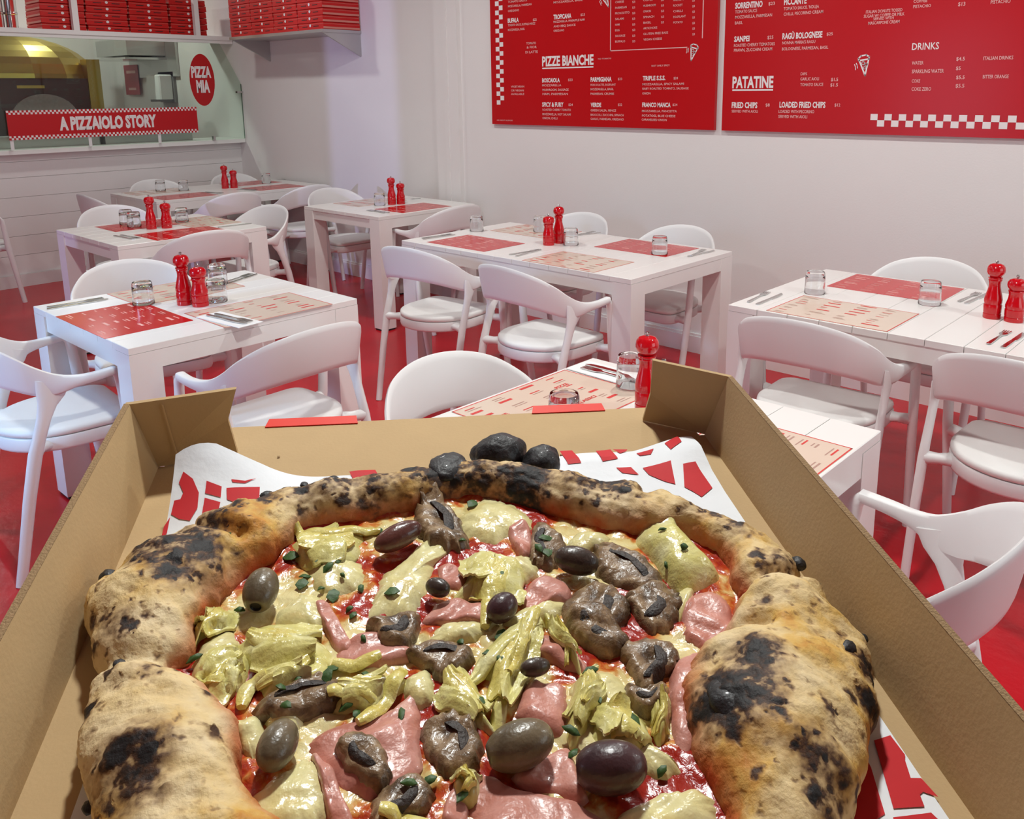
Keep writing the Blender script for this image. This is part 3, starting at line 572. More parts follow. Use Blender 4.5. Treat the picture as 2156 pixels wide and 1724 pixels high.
def fork_mesh():
    mb = MB()
    hp = [(-.098, -.0045), (-.093, -.0065), (-.05, -.0055), (.02, -.003), (.03, -.0045), (.040, -.0105), (.052, -.0122), (.062, -.0118), (.062, .0118), (.052, .0122), (.040, .0105), (.03, .0045), (.02, .003), (-.05, .0055), (-.093, .0065), (-.098, .0045)]
    mb.prism(hp, .0016, .0042)
    for k in range(4):
        y = -.0118 + k * .00665; mb.box(.0615, .098, y, y + .0036, .0018, .0040)
    return mb.mesh('fork', False, [CHROME])
def knife_mesh():
    hp = [(-.108, -.004), (-.104, -.0075), (-.03, -.0065), (-.005, -.0055), (.0, -.009), (.06, -.010), (.095, -.0065), (.108, .004), (.10, .0062), (.0, .0058), (-.005, .0055), (-.03, .0065), (-.104, .0075), (-.108, .004)]
    return MB().prism(hp, .0005, .0035).mesh('knife', False, [CHROME])
FKM, KNM = fork_mesh(), knife_mesh()
def cutlery(x, y, ang, where, off=.022, fk=True, kn=True, z=0.0, da=0.0):
    a = math.radians(ang); px_, py_ = -math.sin(a) * off, math.cos(a) * off
    if fk:
        o = obj('fork', FKM); o.location = (x + px_, y + py_, TH + .0003 + z); o.rotation_euler = (0, 0, a + da); tag(o, 'steel fork ' + where, 'fork', 'table forks')
    if kn:
        o = obj('knife', KNM); o.location = (x - px_, y - py_, TH + .0003 + z); o.rotation_euler = (0, 0, a); tag(o, 'steel knife ' + where, 'knife', 'table knives')
MATBASE = {c: MB().box(-.213, .213, -.148, .148, 0, .0012).mesh('sheet', False, [m_]) for c, m_ in (('red', MATRED), ('tan', MATTAN))}
def mat_print(color, seed):
    rn = random.Random(seed); groups = {'a': MB(), 'b': MB()}
    cols = 4
    for c in range(cols):
        y = .125
        while y > -.13:
            x = -.195 + c * .10 + rn.uniform(0, .01)
            big = rn.random() < .3
            wd = rn.uniform(.03, .06) if big else rn.uniform(.02, .045); hh = .010 if big else .0045
            g = groups['a'] if big else groups[rn.choice('ab')]
            g.add([(x, y, .0015), (x + wd, y, .0015), (x + wd, y + hh, .0015), (x, y + hh, .0015)], [(0, 1, 2, 3)])
            if not big and rn.random() < .7:
                g2 = groups['b']; w2 = wd * rn.uniform(.8, 1.4); g2.add([(x, y - .009, .0015), (x + w2, y - .009, .0015), (x + w2, y - .006, .0015), (x, y - .006, .0015)], [(0, 1, 2, 3)])
            y -= rn.uniform(.026, .046)
    out = []
    out.append(groups['a'].mesh('print', False, [INKRED if color == 'tan' else INKPALE]))
    out.append(groups['b'].mesh('print', False, [INKBRN if color == 'tan' else INKPALE]))
    if color == 'tan':
        b = MB()
        for q in ((-.213, .213, .1445, .148), (-.213, .213, -.148, -.1445), (-.213, -.2095, -.148, .148), (.2095, .213, -.148, .148)):
            b.add([(q[0], q[2], .0014), (q[1], q[2], .0014), (q[1], q[3], .0014), (q[0], q[3], .0014)], [(0, 1, 2, 3)])
        out.append(b.mesh('border', False, [INKRED]))
    return out
def heading(t, words):
    for (s, x, y, wd, hh) in words:
        lettering('lettering', s, INKRED, t, (x, y, .0017), (1, 0, 0), (0, 1, 0), wd, hh, .03)
def placemat(x, y, color, rz, label, seed):
    t = thing('placemat', label, 'placemat', (x, y, TH + .0002), math.radians(rz), 'paper menu placemats')
    obj('sheet', MATBASE[color], t)
    for me in mat_print(color, seed): obj(me.name.split('.')[0], me, t)['kind'] = 'stuff'
    return t
def napkin(x, y, ang, label):
    t = thing('napkin', label, 'napkin', (x, y, TH + .0016), math.radians(ang))
    MB().cbox(-.125, .125, -.048, .048, 0, .0022, .0006).build('upper_fold', NAPKIN, t); MB().box(-.122, .125, -.046, .050, -.0001, .0008).build('lower_fold', NAPKIN, t)
P_ = placemat
# T1
P_(-3.04, 1.172, 'red', 0, 'red menu placemat on the front left table, glossy', 1)
P_(-2.797, 1.556, 'tan', 90, 'tan menu placemat nearest the viewer on the front left table, under a napkin', 2)
P_(-3.328, 1.50, 'tan', 90, 'tan menu placemat at the back edge of the front left table', 3)
tumbler(-3.20, 1.312, 'beside the red placemat of the front left table'); tumbler(-3.30, 1.66, 'at the back of the front left table, right of the mills'); tumbler(-3.028, 1.512, 'just right of the short mill on the front left table')
mill(-3.078, 1.412, True, 'the front left table'); mill(-3.012, 1.440, False, 'the front left table')
cutlery(-3.40, 1.15, 88, 'at the left edge of the front left table', .016)
napkin(-2.735, 1.404, 6, 'white paper napkin under cutlery on the front left table'); cutlery(-2.735, 1.405, 8, 'lying on the napkin of the front left table', .012, z=.0045)
cutlery(-3.33, 1.772, 115, 'at the back right of the front left table', .014)
# T2
P_(-5.20, 2.17, 'red', 90, 'red menu placemat on the counter side of the second-row left table', 4)
P_(-4.71, 2.19, 'red', 90, 'red menu placemat on the near side of the second-row left table', 5)
P_(-4.98, 2.50, 'tan', 0, 'tan menu placemat at the right end of the second-row left table', 6) if False else P_(-5.04, 2.465, 'tan', 0, 'tan menu placemat at the right end of the second-row left table', 6)
mill(-5.003, 2.142, True, 'the second-row left table'); mill(-4.971, 2.218, False, 'the second-row left table')
tumbler(-5.32, 2.13, 'back left on the second-row left table', .0014); tumbler(-5.172, 2.115, 'left of the mills on the second-row left table', .0014); tumbler(-5.13, 2.385, 'right of the mills on the second-row left table', .0014)
cutlery(-4.81, 1.92, 5, 'at the near left edge of the second-row left table', .016); cutlery(-4.75, 2.52, 88, 'at the right edge of the second-row left table', .016, fk=False); 
# T3
P_(-3.195, 3.017, 'red', 0, 'red menu placemat at the front left place of the long middle table', 7)
P_(-2.473, 2.975, 'tan', 0, 'tan menu placemat at the front right place of the long middle table', 8)
P_(-2.437, 3.465, 'red', 0, 'red menu placemat at the back right place of the long middle table', 9)
P_(-3.205, 3.49, 'tan', 0, 'tan menu placemat at the back left place of the long middle table', 10)
mill(-2.864, 3.215, False, 'the long middle table'); mill(-2.862, 3.292, True, 'the long middle table')
tumbler(-3.472, 3.29, 'at the left end of the long middle table'); tumbler(-3.18, 3.50, 'on the back left placemat of the long middle table', .0014); tumbler(-2.775, 3.285, 'just right of the mills on the long middle table'); tumbler(-2.287, 3.362, 'on the right red placemat of the long middle table', .0014)
cutlery(-3.49, 3.02, 84, 'left of the front red placemat on the long middle table', .014); cutlery(-2.80, 2.985, 98, 'left of the front tan placemat on the long middle table', .012, da=-.25)
cutlery(-2.93, 3.58, 75, 'behind the mills on the long middle table', .012, da=.25); cutlery(-2.15, 3.50, 86, 'at the right end of the long middle table', .012, da=.3)
# T4
P_(-4.52, 3.70, 'red', 90, 'red menu placemat on the near side of the square table by the pilaster', 11)
P_(-4.995, 3.70, 'tan', 90, 'tan menu placemat on the far side of the square table by the pilaster', 12)
mill(-4.769, 3.714, True, 'the square table by the pilaster'); mill(-4.745, 3.775, False, 'the square table by the pilaster')
tumbler(-4.81, 3.64, 'left of the mills on the square table by the pilaster')
cutlery(-4.55, 3.425, 178, 'at the left of the square table by the pilaster', .014); cutlery(-4.90, 3.96, 60, 'at the wall end of the square table by the pilaster', .014, kn=False)
# T5
P_(-6.44, 3.02, 'red', 90, 'red menu placemat at the near left place of the corner table', 13); P_(-6.90, 3.02, 'tan', 90, 'tan menu placemat at the far left place of the corner table', 14)
P_(-6.44, 3.80, 'red', 90, 'red menu placemat at the near right place of the corner table', 15); P_(-6.90, 3.85, 'red', 90, 'red menu placemat at the far right place of the corner table', 16)
mill(-6.69, 3.50, True, 'the corner table'); mill(-6.665, 3.565, False, 'the corner table')
tumbler(-6.95, 3.08, 'at the far left place of the corner table', .0014); tumbler(-6.80, 3.20, 'between the left places of the corner table', .0014); tumbler(-6.98, 3.72, 'right of the mills at the far side of the corner table', .0014); tumbler(-6.78, 3.93, 'at the far right place of the corner table', .0014)
cutlery(-6.46, 3.27, 15, 'between the near places of the corner table', .014); cutlery(-6.44, 3.555, 10, 'right of the mills on the corner table', .014); cutlery(-6.97, 4.12, 60, 'at the wall end of the corner table', .014, kn=False)
# T6
P_(-1.176, 2.862, 'tan', 0, 'tan menu placemat at the front of the right-hand plank table', 17)
P_(-1.178, 3.366, 'red', 0, 'red menu placemat at the back of the right-hand plank table', 18)
mill(-0.763, 3.120, True, 'the right-hand plank table'); mill(-0.695, 3.118, False, 'the right-hand plank table')
tumbler(-1.376, 3.075, 'behind the tan placemat of the right-hand plank table'); tumbler(-0.986, 3.178, 'beside the red placemat of the right-hand plank table')
cutlery(-1.482, 2.875, 92, 'at the left end of the right-hand plank table', .024, da=.08); cutlery(-0.655, 2.870, 88, 'in front of the mills on the right-hand plank table', .022)
cutlery(-0.895, 3.375, 86, 'behind the tall mill on the right-hand plank table', .014)
# T7
m7 = P_(-1.352, 1.535, 'tan', 90, 'tan menu placemat with red headings on the table behind the pizza box', 19)
for w_ in (('ROSSE', -.19, .03, .06, .013), ('CLASSICI', .03, -.055, .075, .013), ('PIZZE', .08, .06, .05, .013)): heading(m7, [w_])
P_(-0.822, 1.535, 'tan', -90, 'tan menu placemat at the right side of the table behind the pizza box', 20)
mill(-1.151, 1.648, True, 'the table behind the pizza box'); mill(-1.071, 1.601, False, 'the table behind the box flap')
tumbler(-1.275, 1.752, 'left of the mill on the table behind the pizza box', .0045); tumbler(-1.225, 1.425, 'just above the red tab of the pizza box', .0014)
napkin(-1.375, 1.800, -2, 'white paper napkin under cutlery on the table behind the pizza box'); cutlery(-1.37, 1.803, 180, 'lying on the napkin on the table behind the pizza box', .014, z=.004)

# ================================================================== the open pizza box, held level in front of the camera
RM = Matrix(((0.6032290789, -0.7876168281, 0.1255962195), (0.7970910332, 0.6007915781, -0.0607895097), (-0.0275783101, 0.1367816203, 0.9902172616)))
BO = Vector((-0.2411659, 0.22381271, 1.28396938))
def place(o, off=(0, 0, 0)): o.matrix_world = Matrix.Translation(BO + RM @ Vector(off)) @ RM.to_4x4()
S2 = .165; HB = .0447; T = .0028
pb = thing('open_pizza_box', 'open brown cardboard pizza box holding the pizza in the foreground', 'pizza box'); place(pb)
MB().box(-S2, S2, -S2, S2, -T, 0).build('base', KRAFT, pb)
TLc = (-S2 - .0087, S2 - .0083, HB); TRc = (S2 + .0073, S2 - .0083, HB)
def wall(name, quad, nrm, edge=True):
    o = MB().slab(quad, nrm, T).build(name, KRAFT, pb)
    # corrugated cut edge along the top
    a, b = Vector(quad[2]), Vector(quad[3]); n = Vector(nrm).normalized() * T
    if edge: MB().slab([a + Vector((0, 0, .0001)), b + Vector((0, 0, .0001)), b + n + Vector((0, 0, .0001)), a + n + Vector((0, 0, .0001))], (0, 0, 1), .0003).build('cut_edge', KRAFTEDGE, o)
    return o
wall('side_wall', [(-S2, -S2, 0), (-S2, S2, 0), TLc, (TLc[0], -S2, HB)], (-1, 0, .19))
wall('side_wall', [(S2, -S2, 0), (S2, S2, 0), TRc, (TRc[0], -S2, HB)], (1, 0, .16))
wall('near_wall', [(-S2, -S2, 0), (S2, -S2, 0), (S2 + .004, -S2 - .006, HB), (-S2 - .004, -S2 - .006, HB)], (0, -1, -.13))
# corner flaps, glued strips turned in from the side walls
fl1 = MB().slab([(-S2 - .0025, S2 - .001, .0002), (-.123, .1735, .0005), (-.1265, .172, .024), (-.120, .1685, .0455), (TLc[0] - .0025, TLc[1], HB)], (0, 1, .1), T * .9).build('corner_flap', KRAFT, pb)
MB().slab([(-.1545, .1652, .004), (-.1538, .1653, .004), (-.1575, .1600, .0425), (-.1582, .1599, .0425)], (0, -1, -.1), .0003).build('crease', mat('kraft_crease', (0.56, 0.39, 0.20), .9), fl1)
fl2 = MB().slab([(S2 + .0025, S2 - .001, .0002), (.1302, .1868, .0005), (.1335, .186, .020), (.132, .1835, .0455), (TRc[0] + .0025, TRc[1], HB)], (.2, 1, .1), T * .9).build('corner_flap', KRAFT, pb)
# far wall folded out flat, with two red printed locking tabs
far = MB().slab([(-S2 + .003, S2 + .0002, -.0002), (S2 - .003, S2 + .0002, -.0002), (S2 - .012, S2 + .0405, -.0006), (-S2 + .010, S2 + .0425, -.0006)], (0, 0, -1), T).build('front_panel', KRAFT, pb)
for x0, x1 in ((-.111, -.054), (.059, .109)):
    MB().slab([(x0, S2 + .0395, .0002), (x1, S2 + .0385, .0002), (x1 - .001, S2 + .0455, .0018), (x0 + .002, S2 + .0465, .0018)], (0, .3, -.95), .0012).build('locking_tab', mat('box_outer_red', (0.78, 0.028, 0.010), 0.5, spec=0.25), far)
MB().box(-.1, -.0985, S2 + .002, S2 + .004, 0, .0003).build('speck', KRAFTEDGE, far)

# ------------------------------------------------------------------ data traced on the pizza (millimetres, centre of the pizza)
CENTER=[-0.00507,-0.02502]
OUT=[[1.7,163.2],[7.1,163.4],[13.6,164.3],[18.5,164.8],[23.6,163.3],[28.7,158.4],[34.6,155.8],[40.5,153.5],[47.3,149.5],[54.2,145.7],[63.3,140.9],[73.1,143.0],[78.3,142.1],[83.6,142.4],[88.8,143.0],[94.0,142.1],[99.3,141.9],[105.5,141.8],[112.4,144.8],[119.5,150.8],[125.8,154.2],[129.7,154.8],[134.2,160.1],[139.8,164.7],[145.0,165.0],[148.3,168.3],[151.2,170.5],[155.4,171.3],[157.9,171.8],[160.4,168.6],[164.3,158.9],[169.3,150.5],[174.3,145.7],[179.6,141.9],[184.9,139.4],[191.9,136.1],[198.6,136.3],[325.2,140.7],[330.5,142.4],[335.9,147.1],[341.2,151.4],[345.6,156.1],[349.8,160.7],[353.1,162.9],[357.5,163.5]]
INN=[[5.7,114.5],[14.0,129.5],[22.7,141.6],[32.9,138.6],[40.9,118.8],[51.4,112.7],[64.7,114.0],[76.4,120.9],[88.3,120.5],[99.7,112.8],[107.9,116.4],[119.0,122.0],[124.8,127.3],[129.9,122.3],[138.6,116.8],[146.8,120.2],[153.4,121.6],[157.9,117.6],[164.6,116.3],[172.0,113.0],[175.9,104.6],[183.3,94.0],[191.1,88.8],[199.6,88.2],[206.4,92.0],[219.0,88.5],[315.5,111.3],[320.9,99.4],[328.3,89.4],[348.7,83.1],[358.5,92.6]]
CHEESE=[[[-36.2,63.5],[-27.4,72.5],[-11.9,90.6],[0.3,83.4],[-9.8,70.3],[-14.2,54.1],[-19.1,42.2],[-24.5,35.5],[-34.5,36.8],[-42.5,40.8],[-38.4,52.5]],[[4.0,110.7],[13.4,118.2],[26.1,118.9],[35.1,111.2],[41.6,97.9],[36.3,88.5],[26.0,84.0],[16.3,81.4],[7.5,86.3],[2.7,96.6]],[[-80.3,-45.7],[-75.2,-37.5],[-69.4,-32.7],[-63.4,-27.7],[-56.6,-32.6],[-53.8,-42.5],[-54.1,-53.0],[-61.2,-58.7],[-73.1,-56.9]],[[37.7,-70.9],[46.0,-64.5],[58.9,-61.0],[72.6,-61.2],[75.7,-69.0],[70.1,-76.8],[52.4,-80.7]],[[-97.5,-4.0],[-88.3,-9.6],[-80.9,-8.5],[-75.9,-23.9],[-79.3,-29.3],[-84.6,-24.6],[-89.0,-15.9]],[[-18.2,21.9],[-8.6,30.4],[3.7,30.8],[10.6,24.1],[4.3,18.3],[-5.8,16.9],[-15.5,16.7]],[[15.3,25.8],[22.5,32.1],[31.4,34.9],[44.2,39.4],[46.0,32.9],[38.1,25.6],[24.9,21.6]],[[54.1,77.5],[65.9,84.8],[78.9,78.2],[68.2,69.3],[57.3,68.2]],[[48.9,-29.3],[57.0,-39.1],[63.8,-46.3],[68.3,-53.9],[60.4,-56.6],[53.2,-51.7],[46.5,-44.8],[45.2,-36.3]],[[96.2,34.8],[105.7,37.7],[99.0,23.4],[91.2,17.0]],[[-81.1,43.1],[-75.1,52.7],[-67.3,57.2],[-58.4,48.9],[-58.2,35.7],[-67.7,33.6],[-77.6,36.9]],[[-70.4,71.2],[-60.4,83.8],[-46.0,76.6],[-42.6,64.3],[-49.8,54.9],[-61.0,53.9]],[[-25.7,3.4],[-17.3,4.7],[-15.7,-8.8],[-22.0,-13.6],[-27.9,-7.0]],[[36.6,-10.2],[48.0,-3.1],[56.9,-6.8],[60.1,-19.5],[50.4,-30.6],[42.0,-27.2],[36.4,-19.6]],[[-110.0,18.9],[-107.3,34.0],[-96.7,38.1],[-92.4,26.7],[-95.1,14.3],[-103.3,10.6]],[[-82.0,-6.2],[-72.5,1.6],[-64.4,-13.1],[-70.7,-18.5],[-77.6,-15.4]],[[20.6,62.9],[31.2,72.2],[38.4,60.6],[29.7,50.0],[21.4,52.7]]]
HAM=[[[-63.5,-24.5],[-54.0,-16.5],[-43.8,-13.5],[-33.4,-12.8],[-24.3,-7.2],[-21.8,-21.1],[-22.5,-39.4],[-32.5,-47.3],[-41.9,-47.7],[-53.0,-40.6]],[[-60.9,-27.9],[-53.2,-36.8],[-49.7,-46.6],[-44.8,-60.1],[-49.1,-65.3],[-53.9,-54.7],[-57.8,-39.9]],[[-8.1,-52.8],[-1.5,-44.4],[4.5,-49.1],[13.6,-54.2],[25.7,-59.6],[34.4,-64.4],[36.9,-73.4],[27.3,-80.0],[3.4,-78.0],[-10.8,-71.1],[-10.5,-61.2]],[[13.3,-19.4],[20.1,-6.3],[27.4,-7.8],[34.5,-10.7],[33.0,-24.5],[29.7,-33.2],[21.3,-30.5],[12.6,-23.8]],[[-55.3,14.2],[-51.9,24.3],[-38.5,27.9],[-25.1,19.3],[-20.6,12.5],[-32.9,9.8],[-44.1,8.9]],[[-64.6,47.4],[-58.7,48.7],[-51.8,32.5],[-47.1,20.9],[-53.2,19.1],[-58.2,29.2]],[[-18.6,30.9],[-15.1,39.9],[-6.4,44.9],[4.7,40.3],[16.9,34.4],[10.3,27.0],[-4.7,28.5]],[[24.4,41.8],[37.1,54.1],[47.1,48.5],[48.5,37.0],[35.3,33.5],[24.7,33.4]],[[95.8,24.6],[106.1,34.2],[117.4,33.7],[118.3,21.6],[108.0,-1.7],[99.5,-0.5],[91.7,6.9],[91.8,16.1]],[[79.2,-8.2],[90.9,-1.2],[102.8,-0.1],[103.8,-7.8],[93.9,-12.1],[86.7,-18.0],[76.6,-35.2],[73.6,-47.5],[68.3,-47.1],[71.8,-30.0]],[[25.1,11.6],[32.5,18.9],[41.0,10.2],[46.9,-3.0],[39.8,-4.0],[31.2,1.7]],[[7.9,-48.7],[21.3,-39.9],[30.6,-37.1],[31.3,-49.2],[31.8,-61.4],[18.2,-55.8]],[[-10.1,67.0],[-1.1,69.0],[4.1,59.1],[-0.3,49.1],[-8.9,53.5]],[[27.2,92.0],[37.2,94.3],[37.6,76.0],[31.2,65.9],[27.3,77.3]],[[-15.2,-51.7],[-10.0,-47.0],[-7.9,-58.1],[-11.7,-65.1],[-17.6,-61.8]]]
MUSH=[[[-17.7,113.8],[-13.5,124.1],[-6.0,125.5],[0.3,111.6],[5.0,96.6],[6.4,81.0],[-0.5,75.6],[-8.1,79.1],[-15.5,87.5],[-20.0,99.7]],[[33.6,66.6],[38.2,86.6],[43.3,94.8],[49.9,87.1],[53.7,71.3],[45.1,58.8],[35.8,59.9]],[[63.1,59.3],[68.6,74.0],[79.7,68.8],[90.5,55.8],[92.9,41.7],[87.1,32.0],[71.8,40.5],[65.0,48.7]],[[45.5,36.6],[62.1,46.3],[70.0,38.1],[72.9,25.2],[60.3,14.6],[50.4,16.5],[41.6,23.4]],[[75.2,36.8],[92.2,40.8],[97.3,28.2],[87.1,13.8],[76.5,12.4],[72.9,21.6],[71.0,31.6]],[[42.7,26.2],[55.8,29.9],[63.4,18.2],[66.4,5.4],[55.2,1.5],[46.4,8.1],[42.3,17.0]],[[61.7,6.0],[77.5,9.1],[85.9,0.5],[80.4,-9.3],[71.3,-13.5],[66.5,-20.6],[63.3,-17.3],[61.2,-4.5]],[[57.7,-16.5],[64.4,-19.9],[73.1,-18.2],[71.4,-25.5],[62.8,-31.1],[57.6,-23.6]],[[-26.8,13.8],[-15.4,19.0],[-2.1,14.4],[1.5,6.8],[-3.0,1.8],[-13.1,-1.8],[-18.2,4.4]],[[-41.9,33.2],[-28.4,36.3],[-19.9,36.7],[-21.4,23.3],[-29.0,15.7],[-36.6,19.4],[-38.8,28.5]],[[-85.2,-7.8],[-75.6,0.3],[-63.8,5.1],[-55.2,6.3],[-50.3,-3.2],[-53.9,-8.9],[-64.3,-13.0],[-77.6,-13.3]],[[-52.1,-29.4],[-48.7,-24.0],[-40.3,-26.2],[-35.1,-33.5],[-32.7,-43.8],[-38.7,-47.6],[-46.6,-41.8],[-51.1,-35.1]],[[-22.8,-22.8],[-14.3,-18.2],[-3.8,-23.0],[-0.4,-32.4],[-4.5,-44.2],[-13.0,-44.9],[-21.0,-35.9]],[[-40.6,-50.0],[-34.0,-45.1],[-22.6,-42.7],[-19.3,-51.0],[-23.2,-57.8],[-31.2,-58.4],[-38.5,-63.3],[-40.6,-56.6]]]
ART=[[[89.1,76.4],[107.2,86.2],[113.7,72.2],[118.0,54.1],[120.7,41.5],[107.1,34.6],[95.8,38.0],[92.3,55.5]],[[2.1,67.0],[15.3,74.3],[27.0,68.1],[29.8,54.9],[26.3,43.2],[17.6,39.6],[12.1,32.7],[8.8,39.8],[-4.4,44.1],[2.1,56.1]],[[-93.4,29.8],[-83.1,37.3],[-67.6,34.3],[-57.0,22.7],[-56.2,12.2],[-73.3,12.8],[-88.0,16.1],[-92.0,23.5]],[[-111.4,8.2],[-100.9,8.6],[-93.7,12.4],[-91.3,24.8],[-87.4,14.5],[-92.2,2.2],[-102.2,1.3]],[[-83.7,10.5],[-69.8,14.1],[-57.1,15.4],[-55.9,4.7],[-68.1,3.5],[-78.5,-2.1],[-83.2,3.3]],[[-56.4,-0.5],[-44.0,3.0],[-29.0,3.9],[-27.4,-4.1],[-36.8,-7.9],[-46.9,-13.3],[-56.0,-7.5]],[[0.2,0.6],[9.6,14.2],[21.1,23.9],[32.7,31.2],[33.0,21.7],[23.9,16.7],[16.0,1.7],[11.7,-14.3],[7.9,-27.7],[2.4,-26.9],[6.5,-8.9]],[[32.6,30.6],[39.4,20.8],[42.4,3.8],[42.1,-5.2],[37.6,4.5],[34.3,18.1]],[[-13.2,0.7],[-6.8,5.9],[-0.4,-5.0],[1.9,-19.3],[4.5,-29.3],[-2.8,-26.1],[-12.7,-20.4],[-15.7,-8.1]],[[43.5,-26.2],[54.2,-22.2],[59.2,-32.0],[61.5,-43.4],[51.3,-46.4],[42.6,-45.2],[40.1,-36.1]],[[35.7,-17.7],[43.6,-7.9],[48.8,-7.9],[48.4,-17.1],[38.9,-31.7],[30.9,-39.0],[31.0,-30.6]],[[-77.3,94.4],[-58.8,101.2],[-44.6,97.9],[-48.0,76.9],[-66.0,71.6],[-74.0,79.5]],[[-110.5,52.5],[-97.0,44.9],[-98.0,38.7],[-108.9,34.6],[-110.6,26.1],[-112.8,35.7],[-106.4,41.8]],[[67.2,-22.1],[74.6,-18.4],[70.8,-31.8],[63.4,-43.7],[62.5,-35.1]],[[-12.4,-46.5],[-7.3,-44.4],[-3.3,-48.2],[-5.8,-56.6],[-11.5,-54.8]]]
STRIP=[[[-55.1,12.9],[-45.8,9.6],[-36.6,12.5]],[[-27.8,4.9],[-32.8,-5.4],[-39.9,-15.8],[-45.0,-19.9]],[[-37.2,-57.4],[-28.2,-60.4],[-17.8,-65.3],[-7.9,-72.2]],[[-76.7,101.8],[-69.6,95.1],[-58.3,90.7],[-45.0,95.9],[-35.8,96.4]],[[-56.0,-6.8],[-47.3,-6.2],[-36.8,-9.5]],[[29.9,27.9],[21.2,12.6],[12.3,-6.9]],[[-79.7,7.1],[-86.3,4.5],[-87.7,-4.6]],[[11.2,59.8],[11.3,43.3],[7.1,22.8]]]
HERB=[[-104.2,84.3],[-69.7,66.9],[-71.0,62.7],[-59.3,67.9],[-49.3,43.2],[-56.6,52.8],[-44.5,56.0],[-77.2,82.3],[-53.7,90.4],[-35.8,95.9],[-43.1,22.3],[-47.8,39.4],[-31.1,47.9],[-4.3,12.4],[11.2,110.7],[38.2,67.8],[42.0,63.7],[11.7,55.4],[18.3,51.2],[3.3,80.3],[-108.9,21.5],[-95.8,48.8],[-67.9,3.4],[-56.3,1.8],[-48.9,-10.9],[-45.4,-14.8],[-70.8,-12.3],[-42.0,1.0],[13.8,16.8],[7.4,5.5],[9.3,1.4],[44.5,-11.0],[46.8,-21.0],[45.3,-23.1],[31.7,-34.5],[30.8,-42.7],[60.2,-54.9],[54.9,-37.8],[40.0,-44.0],[-54.9,10.2],[-29.1,-18.2],[-10.1,-55.7],[-27.7,-49.5],[12.2,-13.7],[99.5,67.6],[105.0,52.2],[95.4,48.1],[-73.3,-4.1],[-20.4,-46.0],[0.0,-16.7],[-64.3,73.6],[-56.4,72.6],[-61.9,56.7],[-52.9,62.0],[42.9,74.7]]
OLIVE=[[[-86.7,51.2],10.0,7.6,-97.7,"g",1],[[-27.5,82.3],12.1,6.1,26.7,"r",0],[[53.5,53.5],10.3,6.6,-16.8,"d",1],[[14.9,27.6],7.1,6.1,37.8,"p",0],[[-71.9,-29.8],9.5,6.8,-106.0,"g",0],[[11.1,-42.8],12.0,8.3,-172.3,"g",1],[[40.5,-56.4],12.2,8.8,169.0,"p",1],[[-11.2,45.3],5.8,4.2,-39.6,"d",0],[[23.4,-5.6],6.1,3.7,11.3,"d",1]]
CHAR=[[92.8,-42.5,13.2,1],[106.5,-28.4,10.2,0.8],[-119.4,75.3,14.5,0.75],[-122.2,59.5,11.9,0.6],[-110.6,70.8,8.3,0.5],[-116.1,-34.8,11.6,0.7],[-112.5,-44.1,9.0,0.6],[-91.3,115.7,9.3,0.6],[-59.5,124.7,12.0,0.6],[-112.6,95.8,13.1,0.55],[88.6,111.9,20.5,0.55],[69.9,109.6,15.1,0.5],[145.6,34.9,9.0,0.5],[106.9,-69.7,10.0,0.55],[105.0,-80.1,8.0,0.5],[-120.7,6.9,8.7,0.35],[-138.6,31.6,8.3,0.45],[40.8,117.5,13.9,0.9],[14.3,127.4,15.2,0.6],[156.8,-26.3,5.9,0.8],[146.4,-44.0,5.6,0.8],[-140.2,-8.1,4.0,0.9],[-132.3,69.7,12.2,0.55],[-3.1,131.7,17.7,0.7],[129.6,92.4,15.2,0.55],[139.7,66.5,12.0,0.45],[-35.5,121.9,17.0,0.5],[-73.3,119.9,14.2,0.5]]
BLIST=[[30.3,150.0,15.6,19.0,0.78],[52.9,139.5,12.2,19.0,0.78],[1.2,136.8,12.3,24.0,0.35],[-154.2,73.6,4.5,16.0,0.7],[-143.5,80.7,2.9,18.0,0.7],[142.5,13.1,5.5,26.0,0.6],[149.9,-17.6,4.8,22.0,0.7],[156.8,38.2,4.1,20.0,0.7],[92.8,-42.5,12.4,30.0,0.45],[-140.1,-8.1,3.0,10.0,0.7],[167.4,-3.2,2.9,12.0,0.6],[148.7,-40.5,3.4,8.0,0.6],[-132.5,-34.8,2.5,8.0,0.7],[-156.0,62.2,4.8,12.0,0.6],[148.8,42.2,2.8,22.0,0.6],[-59.6,127.8,3.4,26.0,0.5],[-73.7,125.0,2.4,26.0,0.5],[-133.5,12.8,2.5,18.0,0.5],[-138.0,9.4,1.6,14.0,0.5],[-92.0,120.9,3.3,24.0,0.5]]
